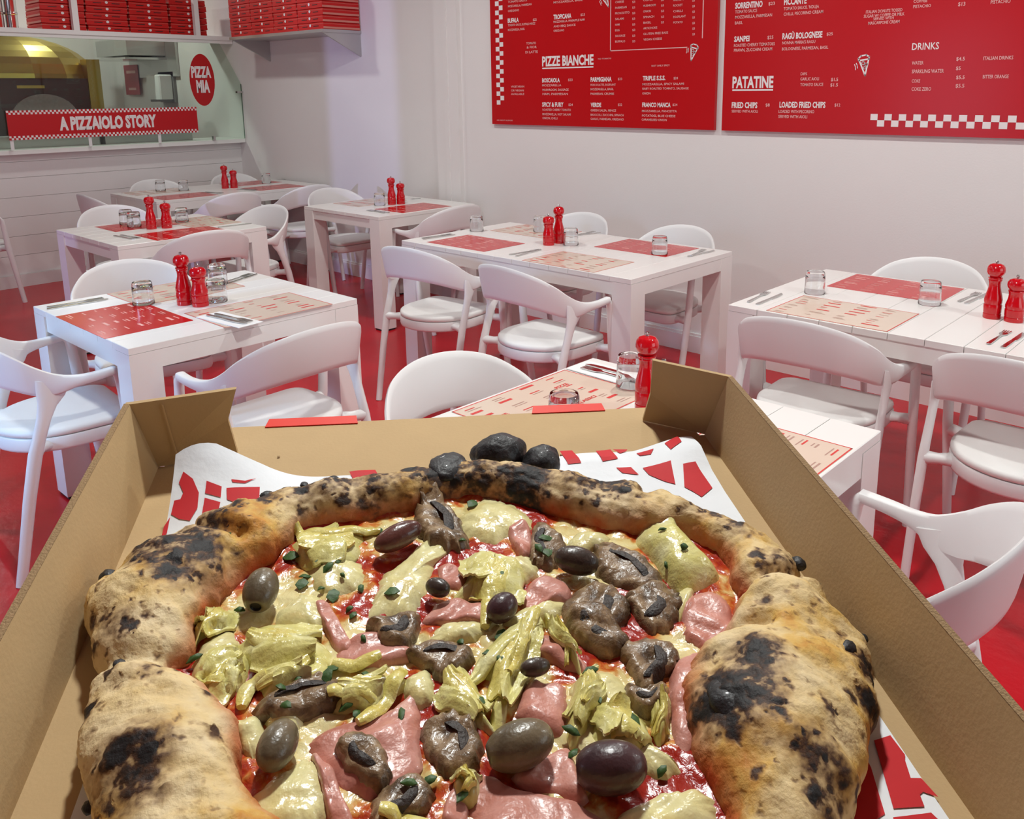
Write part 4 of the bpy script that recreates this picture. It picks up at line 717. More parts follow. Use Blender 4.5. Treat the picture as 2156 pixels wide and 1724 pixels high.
LETTER=[[[-135.4,143.0],[-130.5,140.3],[-126.9,134.3],[-126.6,126.9],[-129.3,120.3],[-134.4,121.0],[-138.6,123.4],[-138.0,129.9],[-135.2,130.6],[-134.2,133.7],[-136.9,138.1]],[[-124.0,140.6],[-116.6,139.6],[-116.4,133.8],[-124.0,134.5]],[[-123.9,132.2],[-116.3,131.3],[-117.3,117.8],[-124.4,117.3]],[[-114.3,139.5],[-98.6,145.5],[-97.6,130.3],[-113.4,133.4]],[[-112.6,145.0],[-106.0,146.6],[-100.8,150.4],[-105.9,145.2],[-111.8,143.6]],[[-138.8,122.0],[-138.9,114.3],[-141.4,107.4],[-140.9,117.4]],[[-52.7,164.4],[-38.2,167.6],[-35.7,158.7],[-50.0,157.5]],[[72.1,178.3],[79.5,177.0],[81.5,160.5],[73.6,161.0]],[[93.4,173.2],[103.1,174.6],[104.8,163.3],[94.6,160.6]],[[104.5,174.3],[113.5,173.0],[112.0,171.0],[107.6,169.1]],[[117.7,168.0],[129.2,170.1],[125.8,165.0],[119.0,165.2]],[[137.1,173.3],[148.1,180.4],[147.2,171.2],[138.2,164.9]],[[117.2,153.1],[135.3,155.7],[131.4,135.0],[126.0,138.6],[118.9,146.3]],[[141.5,151.3],[149.4,151.9],[151.4,128.5],[142.3,121.6],[139.4,126.9],[135.7,131.7]],[[101.5,155.3],[110.5,155.0],[113.2,147.5],[104.0,150.6]],[[151.0,-43.6],[158.6,-42.5],[159.3,-51.4],[158.0,-53.4],[155.8,-60.7],[159.6,-61.4],[161.3,-69.4],[157.0,-66.6],[155.2,-67.4],[154.1,-71.9],[142.6,-70.8]],[[144.2,-46.3],[143.5,-54.3],[138.3,-72.3],[130.9,-74.9],[123.7,-71.2],[132.2,-61.0]],[[140.5,-73.9],[155.1,-74.4],[158.2,-83.5],[136.3,-83.6]]]
CX, CY = CENTER
def toff(z=0.0): return (CX, CY, z)
# smooth pseudo noise
_K = RNG.normal(size=(24, 3)); _PH = RNG.uniform(0, 6.28, 24)
def noise3(p, scale, seed=0):
    p = np.asarray(p, float) * scale; s = 0
    for i in range(8):
        k = _K[(i + seed * 5) % 24]; s = s + np.sin(p @ k * 1.7 + _PH[(i * 3 + seed) % 24] + 1.3 * np.sin(p @ _K[(i + 7 + seed) % 24] + i))
    return s / 5.0
# ------------------------------------------------------------------ paper liner
def paper_h(u, v):
    d = math.hypot(u + .140, v - .165); c = max(0.0, 1 - d / .085)
    e = max(0.0, 1 - abs(v - .165) / .02) * .002 * (1 + math.sin(u * 90))
    g = max(0.0, 1 - math.hypot(u - .15, v - .175) / .05) * .004
    return .0012 + .044 * c * c + e + g + .0005 * math.sin(u * 55 + v * 40)
FE = [(-.140, .150), (-.122, .160), (-.10, .163), (-.05, .162), (.0, .164), (.075, .172), (.116, .171), (.152, .180)]
def far_edge(u): return float(np.interp(u, [a for a, _ in FE], [b for _, b in FE]))
pl = thing('paper_liner', 'white greaseproof paper with big red letters lining the pizza box', 'paper'); place(pl, toff())
NU, NV = 80, 80; mb = MB(); vs = []
for i in range(NU + 1):
    u = -.140 + (.157 + .140) * i / NU
    for j in range(NV + 1):
        t = j / NV; v = -.132 + (far_edge(u) + .132) * t
        uu = u + (.004 if u > .1 else 0) * (1 - t); vs.append((uu, v, paper_h(u, v)))
fs = [(i * (NV + 1) + j, (i + 1) * (NV + 1) + j, (i + 1) * (NV + 1) + j + 1, i * (NV + 1) + j + 1) for i in range(NU) for j in range(NV)]
n0 = len(vs); vs2 = vs + [(x, y, z - .0004) for x, y, z in vs]; fs2 = fs + [tuple(reversed([k + n0 for k in f])) for f in fs]
mb.add(vs2, fs2).build('sheet', PAPERM, pl, 60)
for poly in LETTER:
    bm = bmesh.new(); vv = [bm.verts.new((a / 1000, b / 1000, 0)) for a, b in poly]; bm.faces.new(vv)
    bmesh.ops.triangulate(bm, faces=bm.faces)
    for _ in range(3): bmesh.ops.subdivide_edges(bm, edges=bm.edges, cuts=1, use_grid_fill=True)
    for v in bm.verts: v.co.z = paper_h(v.co.x, v.co.y) + .0004
    bmesh.ops.recalc_face_normals(bm, faces=bm.faces)
    me = bpy.data.meshes.new('printed_letter'); bm.to_mesh(me); bm.free(); me.materials.append(PAPERRED); obj('printed_letter', me, pl)

# ------------------------------------------------------------------ pizza
pz = thing('pizza', 'wood fired pizza with ham, olives, mushrooms and artichokes in the open box', 'pizza'); place(pz, toff())
def periodic(tab, smooth=3.0):
    a = np.array([p[0] for p in tab]); r = np.array([p[1] for p in tab]) / 1000
    g = np.arange(0, 360, .5); aa = np.concatenate([a - 360, a, a + 360]); rr = np.concatenate([r, r, r]); y = np.interp(g, aa, rr)
    k = int(smooth / .5); ker = np.hanning(2 * k + 3)[1:-1]; ker /= ker.sum()
    y = np.convolve(np.concatenate([y[-60:], y, y[:60]]), ker, 'same')[60:-60]
    return lambda d: np.interp(np.asarray(d) % 360, np.append(g, 360), np.append(y, y[0]))
fo = periodic(OUT + [(215, 134), (240, 134), (265, 136), (295, 138), (310, 138)] if False else sorted(OUT + [[215, 134], [240, 134], [265, 136], [295, 138], [310, 139]]))
fi = periodic(sorted(INN + [[240, 98], [265, 104], [292, 108]]), 5.0)
Z0 = .0045; ZB = .0120
def crust_z(th, r):
    ro, ri = fo(th), fi(th); rc = (ro + ri) / 2; a = (ro - ri) / 2
    x = np.clip((r - rc) / a, -1, 1); hgt = .0205 + .16 * (a - .018)
    return Z0 + hgt * np.sqrt(np.maximum(0, 1 - x * x)) ** .85
NT, NP = 540, 64
th = np.linspace(0, 360, NT, endpoint=False); ph = np.linspace(-.55, math.pi + .35, NP)
TH_, PH_ = np.meshgrid(th, ph, indexing='ij')
ro, ri = fo(TH_), fi(TH_); rc = (ro + ri) / 2; a_ = (ro - ri) / 2
hgt = .0225 + .20 * (a_ - .018)
rr = rc + a_ * np.cos(PH_); zz = Z0 + .006 + (hgt - .006) * np.sign(np.sin(PH_)) * np.abs(np.sin(PH_)) ** .85
zz = np.where(np.sin(PH_) < 0, Z0 + .006 + .007 * np.sin(PH_) * 1.0, zz); zz = np.maximum(zz, Z0)
X = rr * np.cos(np.radians(TH_)); Y = rr * np.sin(np.radians(TH_)); P = np.stack([X, Y, zz], -1)
nrm = np.stack([np.cos(PH_) * np.cos(np.radians(TH_)), np.cos(PH_) * np.sin(np.radians(TH_)), np.sin(PH_)], -1)
disp = .0022 * noise3(P, 55, 1) + .0014 * noise3(P, 150, 2) + .0006 * noise3(P, 420, 3) + .0003 * noise3(P, 900, 1)
disp *= np.clip(np.sin(PH_) * 1.5 + .8, 0.1, 1)
# deep folds across the rim
def bump_at(px_, py_, r, h): return h * np.exp(-(((P[..., 0] - px_) ** 2 + (P[..., 1] - py_) ** 2) / (r * r)))
disp += bump_at(.105, -.045, .030, .010) + bump_at(.135, .012, .018, .005) + bump_at(.125, .045, .016, .004) + bump_at(-.125, .062, .024, .004) + bump_at(-.112, -.02, .022, .003) + bump_at(-.105, .093, .02, .003)
for (ax, ay, bx_, by_, w_) in ((.105, .02, .165, .032, .004), (.098, .0, .12, -.005, .004), (-.15, .018, -.09, .012, .005), (.10, .10, .12, .12, .004), (-.13, .105, -.10, .085, .004)):
    d0 = np.array([bx_ - ax, by_ - ay]); l2 = d0 @ d0; t_ = np.clip(((P[..., 0] - ax) * d0[0] + (P[..., 1] - ay) * d0[1]) / l2, 0, 1)
    ds = np.hypot(P[..., 0] - ax - t_ * d0[0], P[..., 1] - ay - t_ * d0[1]); disp -= .006 * np.exp(-(ds / w_) ** 2)
P2 = P + nrm * disp[..., None]; P2[..., 2] = np.maximum(P2[..., 2], Z0)
char = np.zeros_like(TH_)
for cx_, cy_, r_, s_ in CHAR:
    dd = np.hypot(P[..., 0] - cx_ / 1000, P[..., 1] - cy_ / 1000) / (r_ / 1000 * 1.15)
    char = np.maximum(char, s_ * np.clip(1.25 - dd, 0, 1) ** .7)
char += .10 * np.clip(np.cos(PH_), 0, 1) ** 2
sauce = np.clip((-np.cos(PH_) - .72) / .28, 0, 1) + .5 * np.clip(noise3(P, 70, 4) - .2, 0, 1) * np.clip(-np.cos(PH_) + .2, 0, 1)
gold = np.clip(.44 + .60 * noise3(P, 38, 0), 0, 1)
idx = np.arange(NT * NP).reshape(NT, NP); fs = []
i2 = np.roll(idx, -1, axis=0)
quads = np.stack([idx[:, :-1], idx[:, 1:], i2[:, 1:], i2[:, :-1]], -1).reshape(-1, 4)
me = bpy.data.meshes.new('crust'); me.from_pydata(P2.reshape(-1, 3).tolist(), [], quads.tolist()); me.update()
at = me.attributes.new('bake', 'FLOAT_COLOR', 'POINT')
at.data.foreach_set('color', np.stack([char, np.clip(sauce, 0, 1), gold, np.ones_like(char)], -1).reshape(-1).astype('f'))
bm = bmesh.new(); bm.from_mesh(me); bmesh.ops.recalc_face_normals(bm, faces=bm.faces); bm.to_mesh(me); bm.free()
me.polygons.foreach_set('use_smooth', [True] * len(me.polygons))

def nodes(name):
    M = bpy.data.materials.new(name); M.use_nodes = True; return M, M.node_tree, M.node_tree.nodes['Principled BSDF']
def N(nt, typ, **kw):
    n = nt.nodes.new(typ)
    for k, v in kw.items(): n.inputs[k].default_value = v
    return n
def ramp(nt, src, stops):
    r = nt.nodes.new('ShaderNodeValToRGB'); el = r.color_ramp.elements
    while len(el) < len(stops): el.new(.5)
    for e, (p, c) in zip(el, stops): e.position = p; e.color = (*c, 1) if len(c) == 3 else c
    nt.links.new(src, r.inputs['Fac']); return r
def mixc(nt, fac, A, B):
    m_ = nt.nodes.new('ShaderNodeMix'); m_.data_type = 'RGBA'
    for s, k in ((fac, 'Factor'), (A, 'A'), (B, 'B')):
        if hasattr(s, 'links') or hasattr(s, 'is_output'): nt.links.new(s, m_.inputs[k])
        else: m_.inputs[k].default_value = s if k == 'Factor' else (*s, 1)
    return m_.outputs['Result']
def math_(nt, op, a, b, clamp=False):
    m_ = nt.nodes.new('ShaderNodeMath'); m_.operation = op; m_.use_clamp = clamp
    for i, s in enumerate((a, b)):
        if hasattr(s, 'is_output'): nt.links.new(s, m_.inputs[i])
        else: m_.inputs[i].default_value = s
    return m_.outputs[0]
def noise(nt, tc, scale, detail=5, dist=0.0):
    n = N(nt, 'ShaderNodeTexNoise', Scale=scale, Detail=detail, Distortion=dist); nt.links.new(tc.outputs['Object'], n.inputs['Vector']); return n.outputs['Fac']
def crust_material():
    M, nt, b = nodes('baked_crust'); tc = nt.nodes.new('ShaderNodeTexCoord')
    at = nt.nodes.new('ShaderNodeAttribute'); at.attribute_name = 'bake'; sp_ = nt.nodes.new('ShaderNodeSeparateColor'); nt.links.new(at.outputs['Color'], sp_.inputs[0])
    ch, sa, go = sp_.outputs
    n1 = noise(nt, tc, 90); n2 = noise(nt, tc, 260, 4); n3 = noise(nt, tc, 28)
    g = math_(nt, 'ADD', go, math_(nt, 'MULTIPLY', math_(nt, 'SUBTRACT', n1, .5), 1.4), True)
    c = ramp(nt, g, [(0, (.73, .58, .34)), (.45, (.68, .50, .235)), (.75, (.62, .38, .095)), (1, (.52, .23, .036))]).outputs['Color']
    sf = math_(nt, 'MULTIPLY', sa, math_(nt, 'MULTIPLY', math_(nt, 'ADD', n1, math_(nt, 'SUBTRACT', n3, .25)), 1.05), True)
    c = mixc(nt, sf, c, (.44, .065, .012))
    # leopard spotting: scattered scorched blisters of two sizes
    wob = N(nt, 'ShaderNodeTexNoise', Scale=240, Detail=2); nt.links.new(tc.outputs['Object'], wob.inputs['Vector'])
    va = nt.nodes.new('ShaderNodeVectorMath'); va.operation = 'SCALE'; va.inputs['Scale'].default_value = .006; nt.links.new(wob.outputs['Color'], va.inputs[0])
    vb = nt.nodes.new('ShaderNodeVectorMath'); vb.operation = 'ADD'; nt.links.new(tc.outputs['Object'], vb.inputs[0]); nt.links.new(va.outputs[0], vb.inputs[1])
    def cells(scale, keep, r0, r1):
        v = N(nt, 'ShaderNodeTexVoronoi', Scale=scale, Randomness=1.0); nt.links.new(vb.outputs[0], v.inputs['Vector'])
        sc = nt.nodes.new('ShaderNodeSeparateColor'); nt.links.new(v.outputs['Color'], sc.inputs[0])
        sel = math_(nt, 'GREATER_THAN', sc.outputs[0], keep); rr_ = math_(nt, 'ADD', math_(nt, 'MULTIPLY', sc.outputs[1], .5), .6)
        dd_ = math_(nt, 'DIVIDE', v.outputs['Distance'], rr_)
        s_ = ramp(nt, dd_, [(r0, (1, 1, 1)), (r1, (0, 0, 0))]).outputs['Color']
        return math_(nt, 'MULTIPLY', s_, sel)
    sp2 = math_(nt, 'ADD', math_(nt, 'MULTIPLY', cells(85, .36, .12, .50), 1.0), math_(nt, 'MULTIPLY', cells(190, .30, .10, .50), .7), True)
    not_sauce = math_(nt, 'SUBTRACT', 1.0, sa, True)
    spots = math_(nt, 'MULTIPLY', math_(nt, 'MULTIPLY', sp2, not_sauce), math_(nt, 'ADD', math_(nt, 'MULTIPLY', math_(nt, 'SUBTRACT', n3, .36), 2.0), .66), True)
    cc = math_(nt, 'ADD', math_(nt, 'MULTIPLY', ch, math_(nt, 'ADD', -.95, math_(nt, 'ADD', math_(nt, 'MULTIPLY', n2, 2.3), math_(nt, 'MULTIPLY', n1, 1.6)))), math_(nt, 'MULTIPLY', spots, .72), True)
    fac = ramp(nt, cc, [(.14, (0, 0, 0)), (.62, (1, 1, 1))]).outputs['Color']
    dark = ramp(nt, cc, [(.2, (.30, .13, .032)), (.5, (.12, .048, .017)), (.72, (.045, .022, .012)), (.95, (.012, .010, .010))]).outputs['Color']
    c = mixc(nt, fac, c, dark)
    nt.links.new(c, b.inputs['Base Color']); b.inputs['Roughness'].default_value = .62; b.inputs['Specular IOR Level'].default_value = .35
    bp = N(nt, 'ShaderNodeBump', Strength=.55, Distance=.002); nt.links.new(math_(nt, 'SUBTRACT', n2, math_(nt, 'MULTIPLY', fac, .3)), bp.inputs['Height']); nt.links.new(bp.outputs['Normal'], b.inputs['Normal'])
    return M
CRUST = crust_material()
me.materials.append(CRUST); obj('crust', me, pz)

# running height map of everything on the pizza (1 mm cells)
HN = 360; gx_ = (np.arange(HN) - HN / 2) / 1000; GX, GY = np.meshgrid(gx_, gx_, indexing='ij')
gth = np.degrees(np.arctan2(GY, GX)) % 360; gr = np.hypot(GX, GY)
HM = np.where(gr < fi(gth), ZB, np.where(gr < fo(gth), np.maximum(ZB, crust_z(gth, gr)), Z0))
HM = np.maximum(HM, np.where((gr > fi(gth) - .004) & (gr < fi(gth)), ZB, 0))
def blur(A, k):
    for _ in range(k):
        A = (A + np.roll(A, 1, 0) + np.roll(A, -1, 0) + np.roll(A, 1, 1) + np.roll(A, -1, 1)) / 5
    return A
HS = blur(HM.copy(), 3)
def hget(x, y):
    i = np.clip(np.asarray(x) * 1000 + HN / 2, 0, HN - 1.01); j = np.clip(np.asarray(y) * 1000 + HN / 2, 0, HN - 1.01)
    i0 = i.astype(int); j0 = j.astype(int); fi_ = i - i0; fj = j - j0
    return HS[i0, j0] * (1 - fi_) * (1 - fj) + HS[i0 + 1, j0] * fi_ * (1 - fj) + HS[i0, j0 + 1] * (1 - fi_) * fj + HS[i0 + 1, j0 + 1] * fi_ * fj
# ------------------------------------------------------------------ sauce and melted cheese film
def base_mesh():
    nr, na = 90, 300; rs = np.linspace(0.0005, 1, nr); an = np.linspace(0, 360, na, endpoint=False)
    A, Rr = np.meshgrid(an, rs, indexing='ij'); r = Rr * (fi(A) + .008)
    x = r * np.cos(np.radians(A)); y = r * np.sin(np.radians(A)); p = np.stack([x, y, 0 * x], -1)
    z = ZB + .0011 * noise3(p, 120, 1) + .0007 * noise3(p, 320, 2) + .003 * np.clip((Rr - .93) / .07, 0, 1) - .0004
    ck = np.clip(.5 + .8 * noise3(p, 46, 2) + .4 * noise3(p, 110, 0), 0, 1) * np.clip((1 - Rr) / .14, 0, 1)
    idx = np.arange(na * nr).reshape(na, nr); i2 = np.roll(idx, -1, 0)
    q = np.stack([idx[:, :-1], i2[:, :-1], i2[:, 1:], idx[:, 1:]], -1).reshape(-1, 4)
    me = bpy.data.meshes.new('sauce_layer'); me.from_pydata(np.stack([x, y, z], -1).reshape(-1, 3).tolist(), [], q.tolist()); me.update()
    a = me.attributes.new('bake', 'FLOAT_COLOR', 'POINT'); a.data.foreach_set('color', np.stack([ck, ck, ck, 1 + 0 * ck], -1).reshape(-1).astype('f'))
    me.polygons.foreach_set('use_smooth', [True] * len(me.polygons)); return me
def sauce_material():
    M, nt, b = nodes('tomato_and_melted_cheese'); tc = nt.nodes.new('ShaderNodeTexCoord'); at = nt.nodes.new('ShaderNodeAttribute'); at.attribute_name = 'bake'
    n1 = noise(nt, tc, 170, 5, .5); n2 = noise(nt, tc, 60, 4)
    f = math_(nt, 'ADD', at.outputs['Fac'], math_(nt, 'MULTIPLY', math_(nt, 'SUBTRACT', n1, .5), 1.1), True)
    c = ramp(nt, f, [(.18, (.34, .018, .008)), (.40, (.50, .075, .014)), (.55, (.62, .26, .06)), (.72, (.74, .58, .24)), (1, (.80, .70, .36))]).outputs['Color']
    nt.links.new(c, b.inputs['Base Color']); b.inputs['Roughness'].default_value = .20; b.inputs['Coat Weight'].default_value = .25; b.inputs['Coat Roughness'].default_value = .1
    bp = N(nt, 'ShaderNodeBump', Strength=.5, Distance=.002); nt.links.new(n1, bp.inputs['Height']); nt.links.new(bp.outputs['Normal'], b.inputs['Normal'])
    return M
me = base_mesh(); me.materials.append(sauce_material()); obj('sauce_layer', me, pz)

def food(name, stops, scale, rough, bump=.3, bscale=220, coat=.3, dist=.4, stretch=None):
    M, nt, b = nodes(name); tc = nt.nodes.new('ShaderNodeTexCoord')
    if stretch:
        mp = nt.nodes.new('ShaderNodeMapping'); mp.inputs['Scale'].default_value = stretch; nt.links.new(tc.outputs['Object'], mp.inputs['Vector'])
        n = N(nt, 'ShaderNodeTexNoise', Scale=scale, Detail=5, Distortion=dist); nt.links.new(mp.outputs['Vector'], n.inputs['Vector']); f = n.outputs['Fac']
    else: f = noise(nt, tc, scale, 5, dist)
    c = ramp(nt, f, stops).outputs['Color']; nt.links.new(c, b.inputs['Base Color'])
    b.inputs['Roughness'].default_value = rough; b.inputs['Coat Weight'].default_value = coat; b.inputs['Coat Roughness'].default_value = .08
    n2 = noise(nt, tc, bscale, 3); bp = N(nt, 'ShaderNodeBump', Strength=bump, Distance=.0015); nt.links.new(n2, bp.inputs['Height']); nt.links.new(bp.outputs['Normal'], b.inputs['Normal'])
    return M
CHEESEM = food('mozzarella', [(.25, (.62, .47, .16)), (.45, (.74, .66, .31)), (.7, (.80, .75, .42))], 70, .26, .55, 190, .3)
HAMM = food('cooked_ham', [(.25, (.44, .13, .075)), (.42, (.53, .21, .155)), (.58, (.60, .28, .225)), (.8, (.66, .42, .29))], 48, .36, .6, 190, .14)
MUSHM = food('cooked_mushroom', [(.28, (.040, .022, .011)), (.42, (.125, .075, .037)), (.54, (.23, .145, .075)), (.72, (.40, .28, .155))], 110, .36, .6, 330, .12)
GILLM = food('mushroom_gills', [(.3, (.012, .009, .009)), (.7, (.05, .035, .028))], 200, .6, .8, 500, .0)
ARTM = food('artichoke', [(.2, (.54, .46, .12)), (.45, (.68, .62, .22)), (.65, (.77, .73, .38)), (.85, (.82, .80, .54))], 70, .28, .5, 260, .3)
ARTY = food('artichoke_leaf', [(.25, (.56, .42, .07)), (.5, (.68, .59, .17)), (.8, (.77, .71, .35))], 90, .3, .5, 300, .25)
HERBM = food('chopped_parsley', [(.3, (.020, .055, .008)), (.7, (.055, .14, .022))], 200, .55, .3, 300, .0)
OLG = food('olive_green_brown', [(.25, (.075, .055, .030)), (.5, (.13, .10, .058)), (.8, (.22, .17, .10))], 80, .34, .45, 220, .15)
OLP = food('olive_dark_purple', [(.3, (.028, .012, .014)), (.6, (.060, .026, .028)), (.85, (.10, .048, .045))], 60, .36, .4, 200, .15)
OLR = food('olive_reddish', [(.3, (.06, .018, .014)), (.6, (.13, .045, .034)), (.85, (.20, .08, .055))], 80, .28, .4, 200, .25)
OLD = food('olive_dark_brown', [(.3, (.022, .014, .010)), (.7, (.075, .050, .036))], 80, .34, .4, 220, .15)
HOLE = mat('olive_hollow', (.004, .003, .003), .5)
CHARM = food('charred_blister', [(.3, (.006, .006, .007)), (.6, (.016, .015, .016)), (.85, (.05, .042, .04))], 120, .55, .5, 350, .1)

def closed_cr(P, n):
    P = np.array(P, float); m_ = len(P); out = []
    for i in range(m_):
        p0, p1, p2, p3 = P[i - 1], P[i], P[(i + 1) % m_], P[(i + 2) % m_]
        for j in range(n):
            t = j / n; out.append(.5 * ((2 * p1) + (-p0 + p2) * t + (2 * p0 - 5 * p1 + 4 * p2 - p3) * t * t + (-p0 + 3 * p1 - 3 * p2 + p3) * t ** 3))
    return np.array(out)
def blob(name, outline, m_, parent, h, p=4.0, ripple=0.0, rs=90, jag=.0, seed=0, rings=9, lift=0.0, sub=6, sag=0.8, update=True, edge_in=-.0015):
    global HS
    b = closed_cr(outline, sub) / 1000
    c = b.mean(0); d = b - c
    if jag: d = d * (1 + jag * noise3(np.c_[b, np.full(len(b), seed * .01)], 600, seed % 4))[:, None]
    n = len(b); ts = 1 - (1 - np.linspace(0, 1, rings + 1)[1:]) ** 1.6
    base0 = float(np.mean(hget(c[0] + d[:, 0] * .6, c[1] + d[:, 1] * .6)))
    V = [(c[0], c[1])]; TT = [0.0]
    for t in ts:
        for k in range(n): V.append((c[0] + d[k, 0] * t, c[1] + d[k, 1] * t)); TT.append(t)
    V = np.array(V); TT = np.array(TT)
    hb = hget(V[:, 0], V[:, 1]); z = sag * hb + (1 - sag) * base0 + lift
    z = z + h * (1 - TT ** p) + edge_in * (TT ** 6)
    if ripple: z = z + ripple * noise3(np.c_[V, np.full(len(V), seed * .013)], rs, seed % 5) * (1 - .3 * TT)
    vs = [(V[i, 0] - c[0], V[i, 1] - c[1], z[i]) for i in range(len(V))]
    fs = [(0, 1 + k, 1 + (k + 1) % n) for k in range(n)]
    for r in range(rings - 1):
        o1 = 1 + r * n; o2 = o1 + n
        fs += [(o1 + k, o2 + k, o2 + (k + 1) % n, o1 + (k + 1) % n) for k in range(n)]
    o1 = 1 + (rings - 1) * n; o2 = len(vs)
    vs += [(d[k, 0] * .97, d[k, 1] * .97, z[o1 + k] - .0022) for k in range(n)]
    fs += [(o1 + k, o2 + k, o2 + (k + 1) % n, o1 + (k + 1) % n) for k in range(n)]
    fs.append(tuple(range(o2 + n - 1, o2 - 1, -1)))
    mb = MB(); mb.add(vs, fs); o = mb.build(name, m_, parent, 70)
    if parent is pz: o.location = (c[0], c[1], 0)
    else: o.location = (c[0] - parent.location.x, c[1] - parent.location.y, 0)
    if update:
        ang = np.arctan2(d[:, 1], d[:, 0]); rad = np.hypot(d[:, 0], d[:, 1]); so_ = np.argsort(ang); ang = ang[so_]; rad = rad[so_]
        dx, dy = GX - c[0], GY - c[1]; ga = np.arctan2(dy, dx); rb = np.interp(ga, np.r_[ang - 2 * np.pi, ang, ang + 2 * np.pi], np.r_[rad, rad, rad]); tt = np.hypot(dx, dy) / rb
        new = sag * HS + (1 - sag) * base0 + lift + h * (1 - np.clip(tt, 0, 1) ** p)
        HS = np.where(tt < 1, np.maximum(HS, new), HS)
    return o
for i, q in enumerate(CHEESE): blob('mozzarella', q, CHEESEM, pz, .0036, 3.0, .0014, 170, .09, i, sag=.5, rings=14, sub=8)
for i, q in enumerate(HAM): blob('ham_slice', q, HAMM, pz, .0026, 8.0, .0026, 120, .05, i + 3, sag=.7, rings=14, sub=8)
def petal(parent, c, ang, ln, wd, m_, curl, seed, t0=.0011):
    vs = []; nl, nw = 14, 8; ca, sa_ = math.cos(ang), math.sin(ang)
    for i in range(nl + 1):
        t = i / nl; w_ = wd * (math.sin(math.pi * min(1, .16 + t * .78)) ** .6) * (1 + .10 * math.sin(t * 17 + seed))
        for j in range(nw + 1):
            s = (j / nw - .5) * 2; x = (t - .5) * ln; y = s * w_ / 2 + .0012 * math.sin(t * 6 + seed)
            gx0, gy0 = c[0] + x * ca - y * sa_, c[1] + x * sa_ + y * ca
            z = float(hget(gx0, gy0)) + t0 + curl * max(0, t - .55) ** 2 * 4 + .0007 * (1 - s * s) + .00035 * math.sin(9 * s + seed)
            vs.append((gx0 - parent.location.x, gy0 - parent.location.y, z))
    fs = [(i * (nw + 1) + j, (i + 1) * (nw + 1) + j, (i + 1) * (nw + 1) + j + 1, i * (nw + 1) + j + 1) for i in range(nl) for j in range(nw)]
    n0 = len(vs); vs += [(x, y, z_ - .0013) for x, y, z_ in vs]; fs += [tuple(reversed([k + n0 for k in f])) for f in fs]
    ring = [j for j in range(nw + 1)] + [(i + 1) * (nw + 1) - 1 for i in range(1, nl + 1)] + [nl * (nw + 1) + j for j in range(nw - 1, -1, -1)] + [i * (nw + 1) for i in range(nl - 1, 0, -1)]
    fs += [(ring[k], ring[(k + 1) % len(ring)], ring[(k + 1) % len(ring)] + n0, ring[k] + n0) for k in range(len(ring))]
    return MB().add(vs, fs).build('leaf', m_, parent, 60)
for i, q in enumerate(ART):
    o = blob('artichoke_heart', q, ARTM, pz, .0052 if i else .011, 3.2, .0022 if i else .0006, 190, .06 if i else 0.01, i + 7, sag=.6)
    b = np.array(q) / 1000; c = b.mean(0); u_, s_, vt = np.linalg.svd(b - c); ax = math.atan2(vt[0, 1], vt[0, 0]); ln = np.ptp((b - c) @ vt[0]); wd = np.ptp((b - c) @ vt[1])
    if i == 0: continue
    for k in range(3):
        off = (k - 1) * wd * .24; cc = c + vt[1] * off + vt[0] * ln * random.uniform(-.12, .12)
        petal(o, cc, ax + random.uniform(-.35, .35) + (math.pi if k == 1 else 0), ln * random.uniform(.5, .75), wd * random.uniform(.42, .62), ARTY if k % 2 else ARTM, random.uniform(.0, .005), i + k, .0009 + .0006 * k)
for i, q in enumerate(MUSH):
    o = blob('mushroom_slice', q, MUSHM, pz, .0050, 9.0, .0020, 150, .10, i + 2, sag=.6, rings=12, sub=8)
    b = np.array(q); c = b.mean(0); u_, s_, vt = np.linalg.svd(b - c); ln = np.ptp((b - c) @ vt[0]); wd = np.ptp((b - c) @ vt[1]); sg = 1 if i % 2 else -1
    arc = []
    for k in range(14):     # crescent of dark gills under the cap edge
        a = math.pi * (k / 6 if k < 7 else (13 - k) / 6); ro_ = 1.0 if k < 7 else .45
        arc.append((c + vt[0] * math.cos(a) * ln * .30 * (.6 + .4 * ro_) + vt[1] * sg * (math.sin(a) * wd * .30 * ro_ - wd * .02)).tolist())
    blob('gills', arc, GILLM, o, .0009, 4, .0004, 300, .06, i, sag=1.0, update=False, edge_in=-.0005, sub=3)
def strip(pts, m_, r0):
    P = cr([(a / 1000, b / 1000, 0) for a, b in pts], 6); Q = [(p[0], p[1], float(hget(p[0], p[1])) + .0012) for p in P]; n = len(Q)
    o = MB().tube(Q, [(r0 * (.35 + .65 * math.sin(math.pi * min(1, .15 + .8 * i / n))), .0016) for i in range(n)], 8).build('artichoke_strand', m_, pz, 60)
    return o
for i, s in enumerate(STRIP): strip(s, ARTY, .0034)
OM = {'g': OLG, 'p': OLP, 'r': OLR, 'd': OLD}
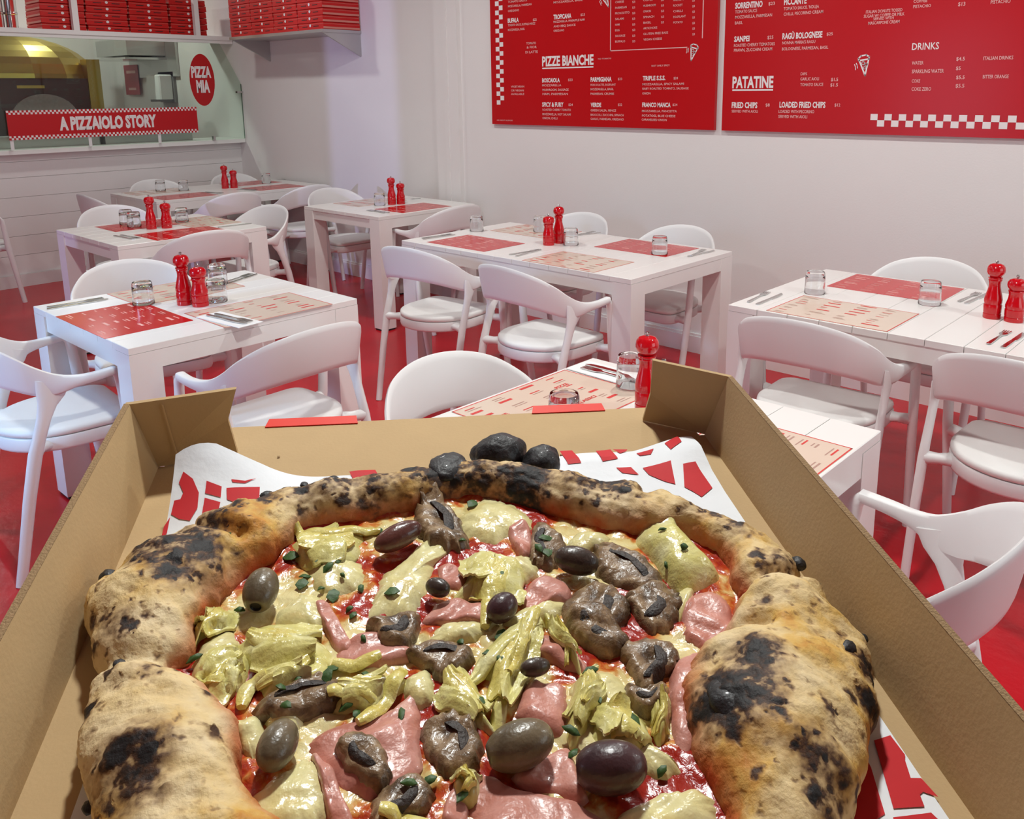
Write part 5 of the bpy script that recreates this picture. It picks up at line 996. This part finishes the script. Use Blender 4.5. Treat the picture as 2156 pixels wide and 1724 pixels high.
for i, (c, L_, hw, ang, col, hole) in enumerate(OLIVE):
    c = np.array(c) / 1000; L_ = L_ / 1000 * 1.03; hw = hw / 1000 * .98; L_ = max(L_, hw * 1.05); z = float(hget(c[0], c[1]))
    prof = [(0, -L_)] + [(hw * math.cos(a) ** .9, L_ * math.sin(a)) for a in np.linspace(-1.45, 1.05, 16)]
    rh = prof[-1][0]
    if hole: prof += [(rh * .80, L_ * .93), (rh * .62, L_ * .90), (rh * .55, L_ * .70), (0, L_ * .66)]
    else: prof += [(hw * math.cos(1.3), L_ * math.sin(1.3)), (0, L_)]
    o = MB().lathe(prof, 28).build('olive', OM[col], pz, 70)
    o.location = (c[0], c[1], max(ZB + .004, min(z, .020)) + hw * .62); o.rotation_euler = (0, math.radians(90 + (8 if hole else -6)), math.radians(ang))
    if hole: MB().lathe([(0, L_ * .69), (rh * .56, L_ * .705), (rh * .60, L_ * .885), (rh * .50, L_ * .80), (0, L_ * .80)], 20).build('pit_hole', HOLE, o, 1)
for i, (x, y) in enumerate(HERB):
    x /= 1000; y /= 1000; z = float(hget(x, y)); s = random.uniform(.0018, .0042); k = random.uniform(.4, .9)
    vs = [(-s, 0, .0004), (-s * .3, s * k, .0011), (s * .5, s * k * .7, .0014), (s, 0, .0008), (s * .4, -s * k * .8, .0012), (-s * .5, -s * k * .6, .0008), (0, 0, .0019)]
    vs += [(a, b, c_ - .0005) for a, b, c_ in vs[:6]]
    fs = [(6, j, (j + 1) % 6) for j in range(6)] + [(j, 7 + j, 7 + (j + 1) % 6, (j + 1) % 6) for j in range(6)] + [(12, 11, 10, 9, 8, 7)]
    o = MB().add(vs, fs).build('parsley_fleck', HERBM, pz, 60); o.location = (x, y, z + .0004); o.rotation_euler = (random.uniform(-.3, .3), random.uniform(-.3, .3), random.uniform(0, 6.28))
for i, (x, y, r, z, k) in enumerate(BLIST):
    x /= 1000; y /= 1000; r /= 1000; z /= 1000
    zc = z if k > .5 else max(z - .002, float(hget(x, y)) - r * .15)
    bm = bmesh.new(); bmesh.ops.create_icosphere(bm, subdivisions=4, radius=1.0)
    for v in bm.verts:
        d = np.array(v.co[:]); s = 1 + .10 * float(noise3(d[None], 1.6, i % 4)[0]) + .05 * float(noise3(d[None], 5, (i + 1) % 4)[0])
        v.co = Vector((d[0] * r * s, d[1] * r * .85 * s, d[2] * r * k * s))
    for f in bm.faces: f.smooth = True
    me = bpy.data.meshes.new('char_blister'); bm.to_mesh(me); bm.free(); me.materials.append(CHARM)
    o = obj('char_blister', me, pz); o.location = (x, y, zc); o.rotation_euler = (0, 0, i * .7)
bpy.context.view_layer.update()
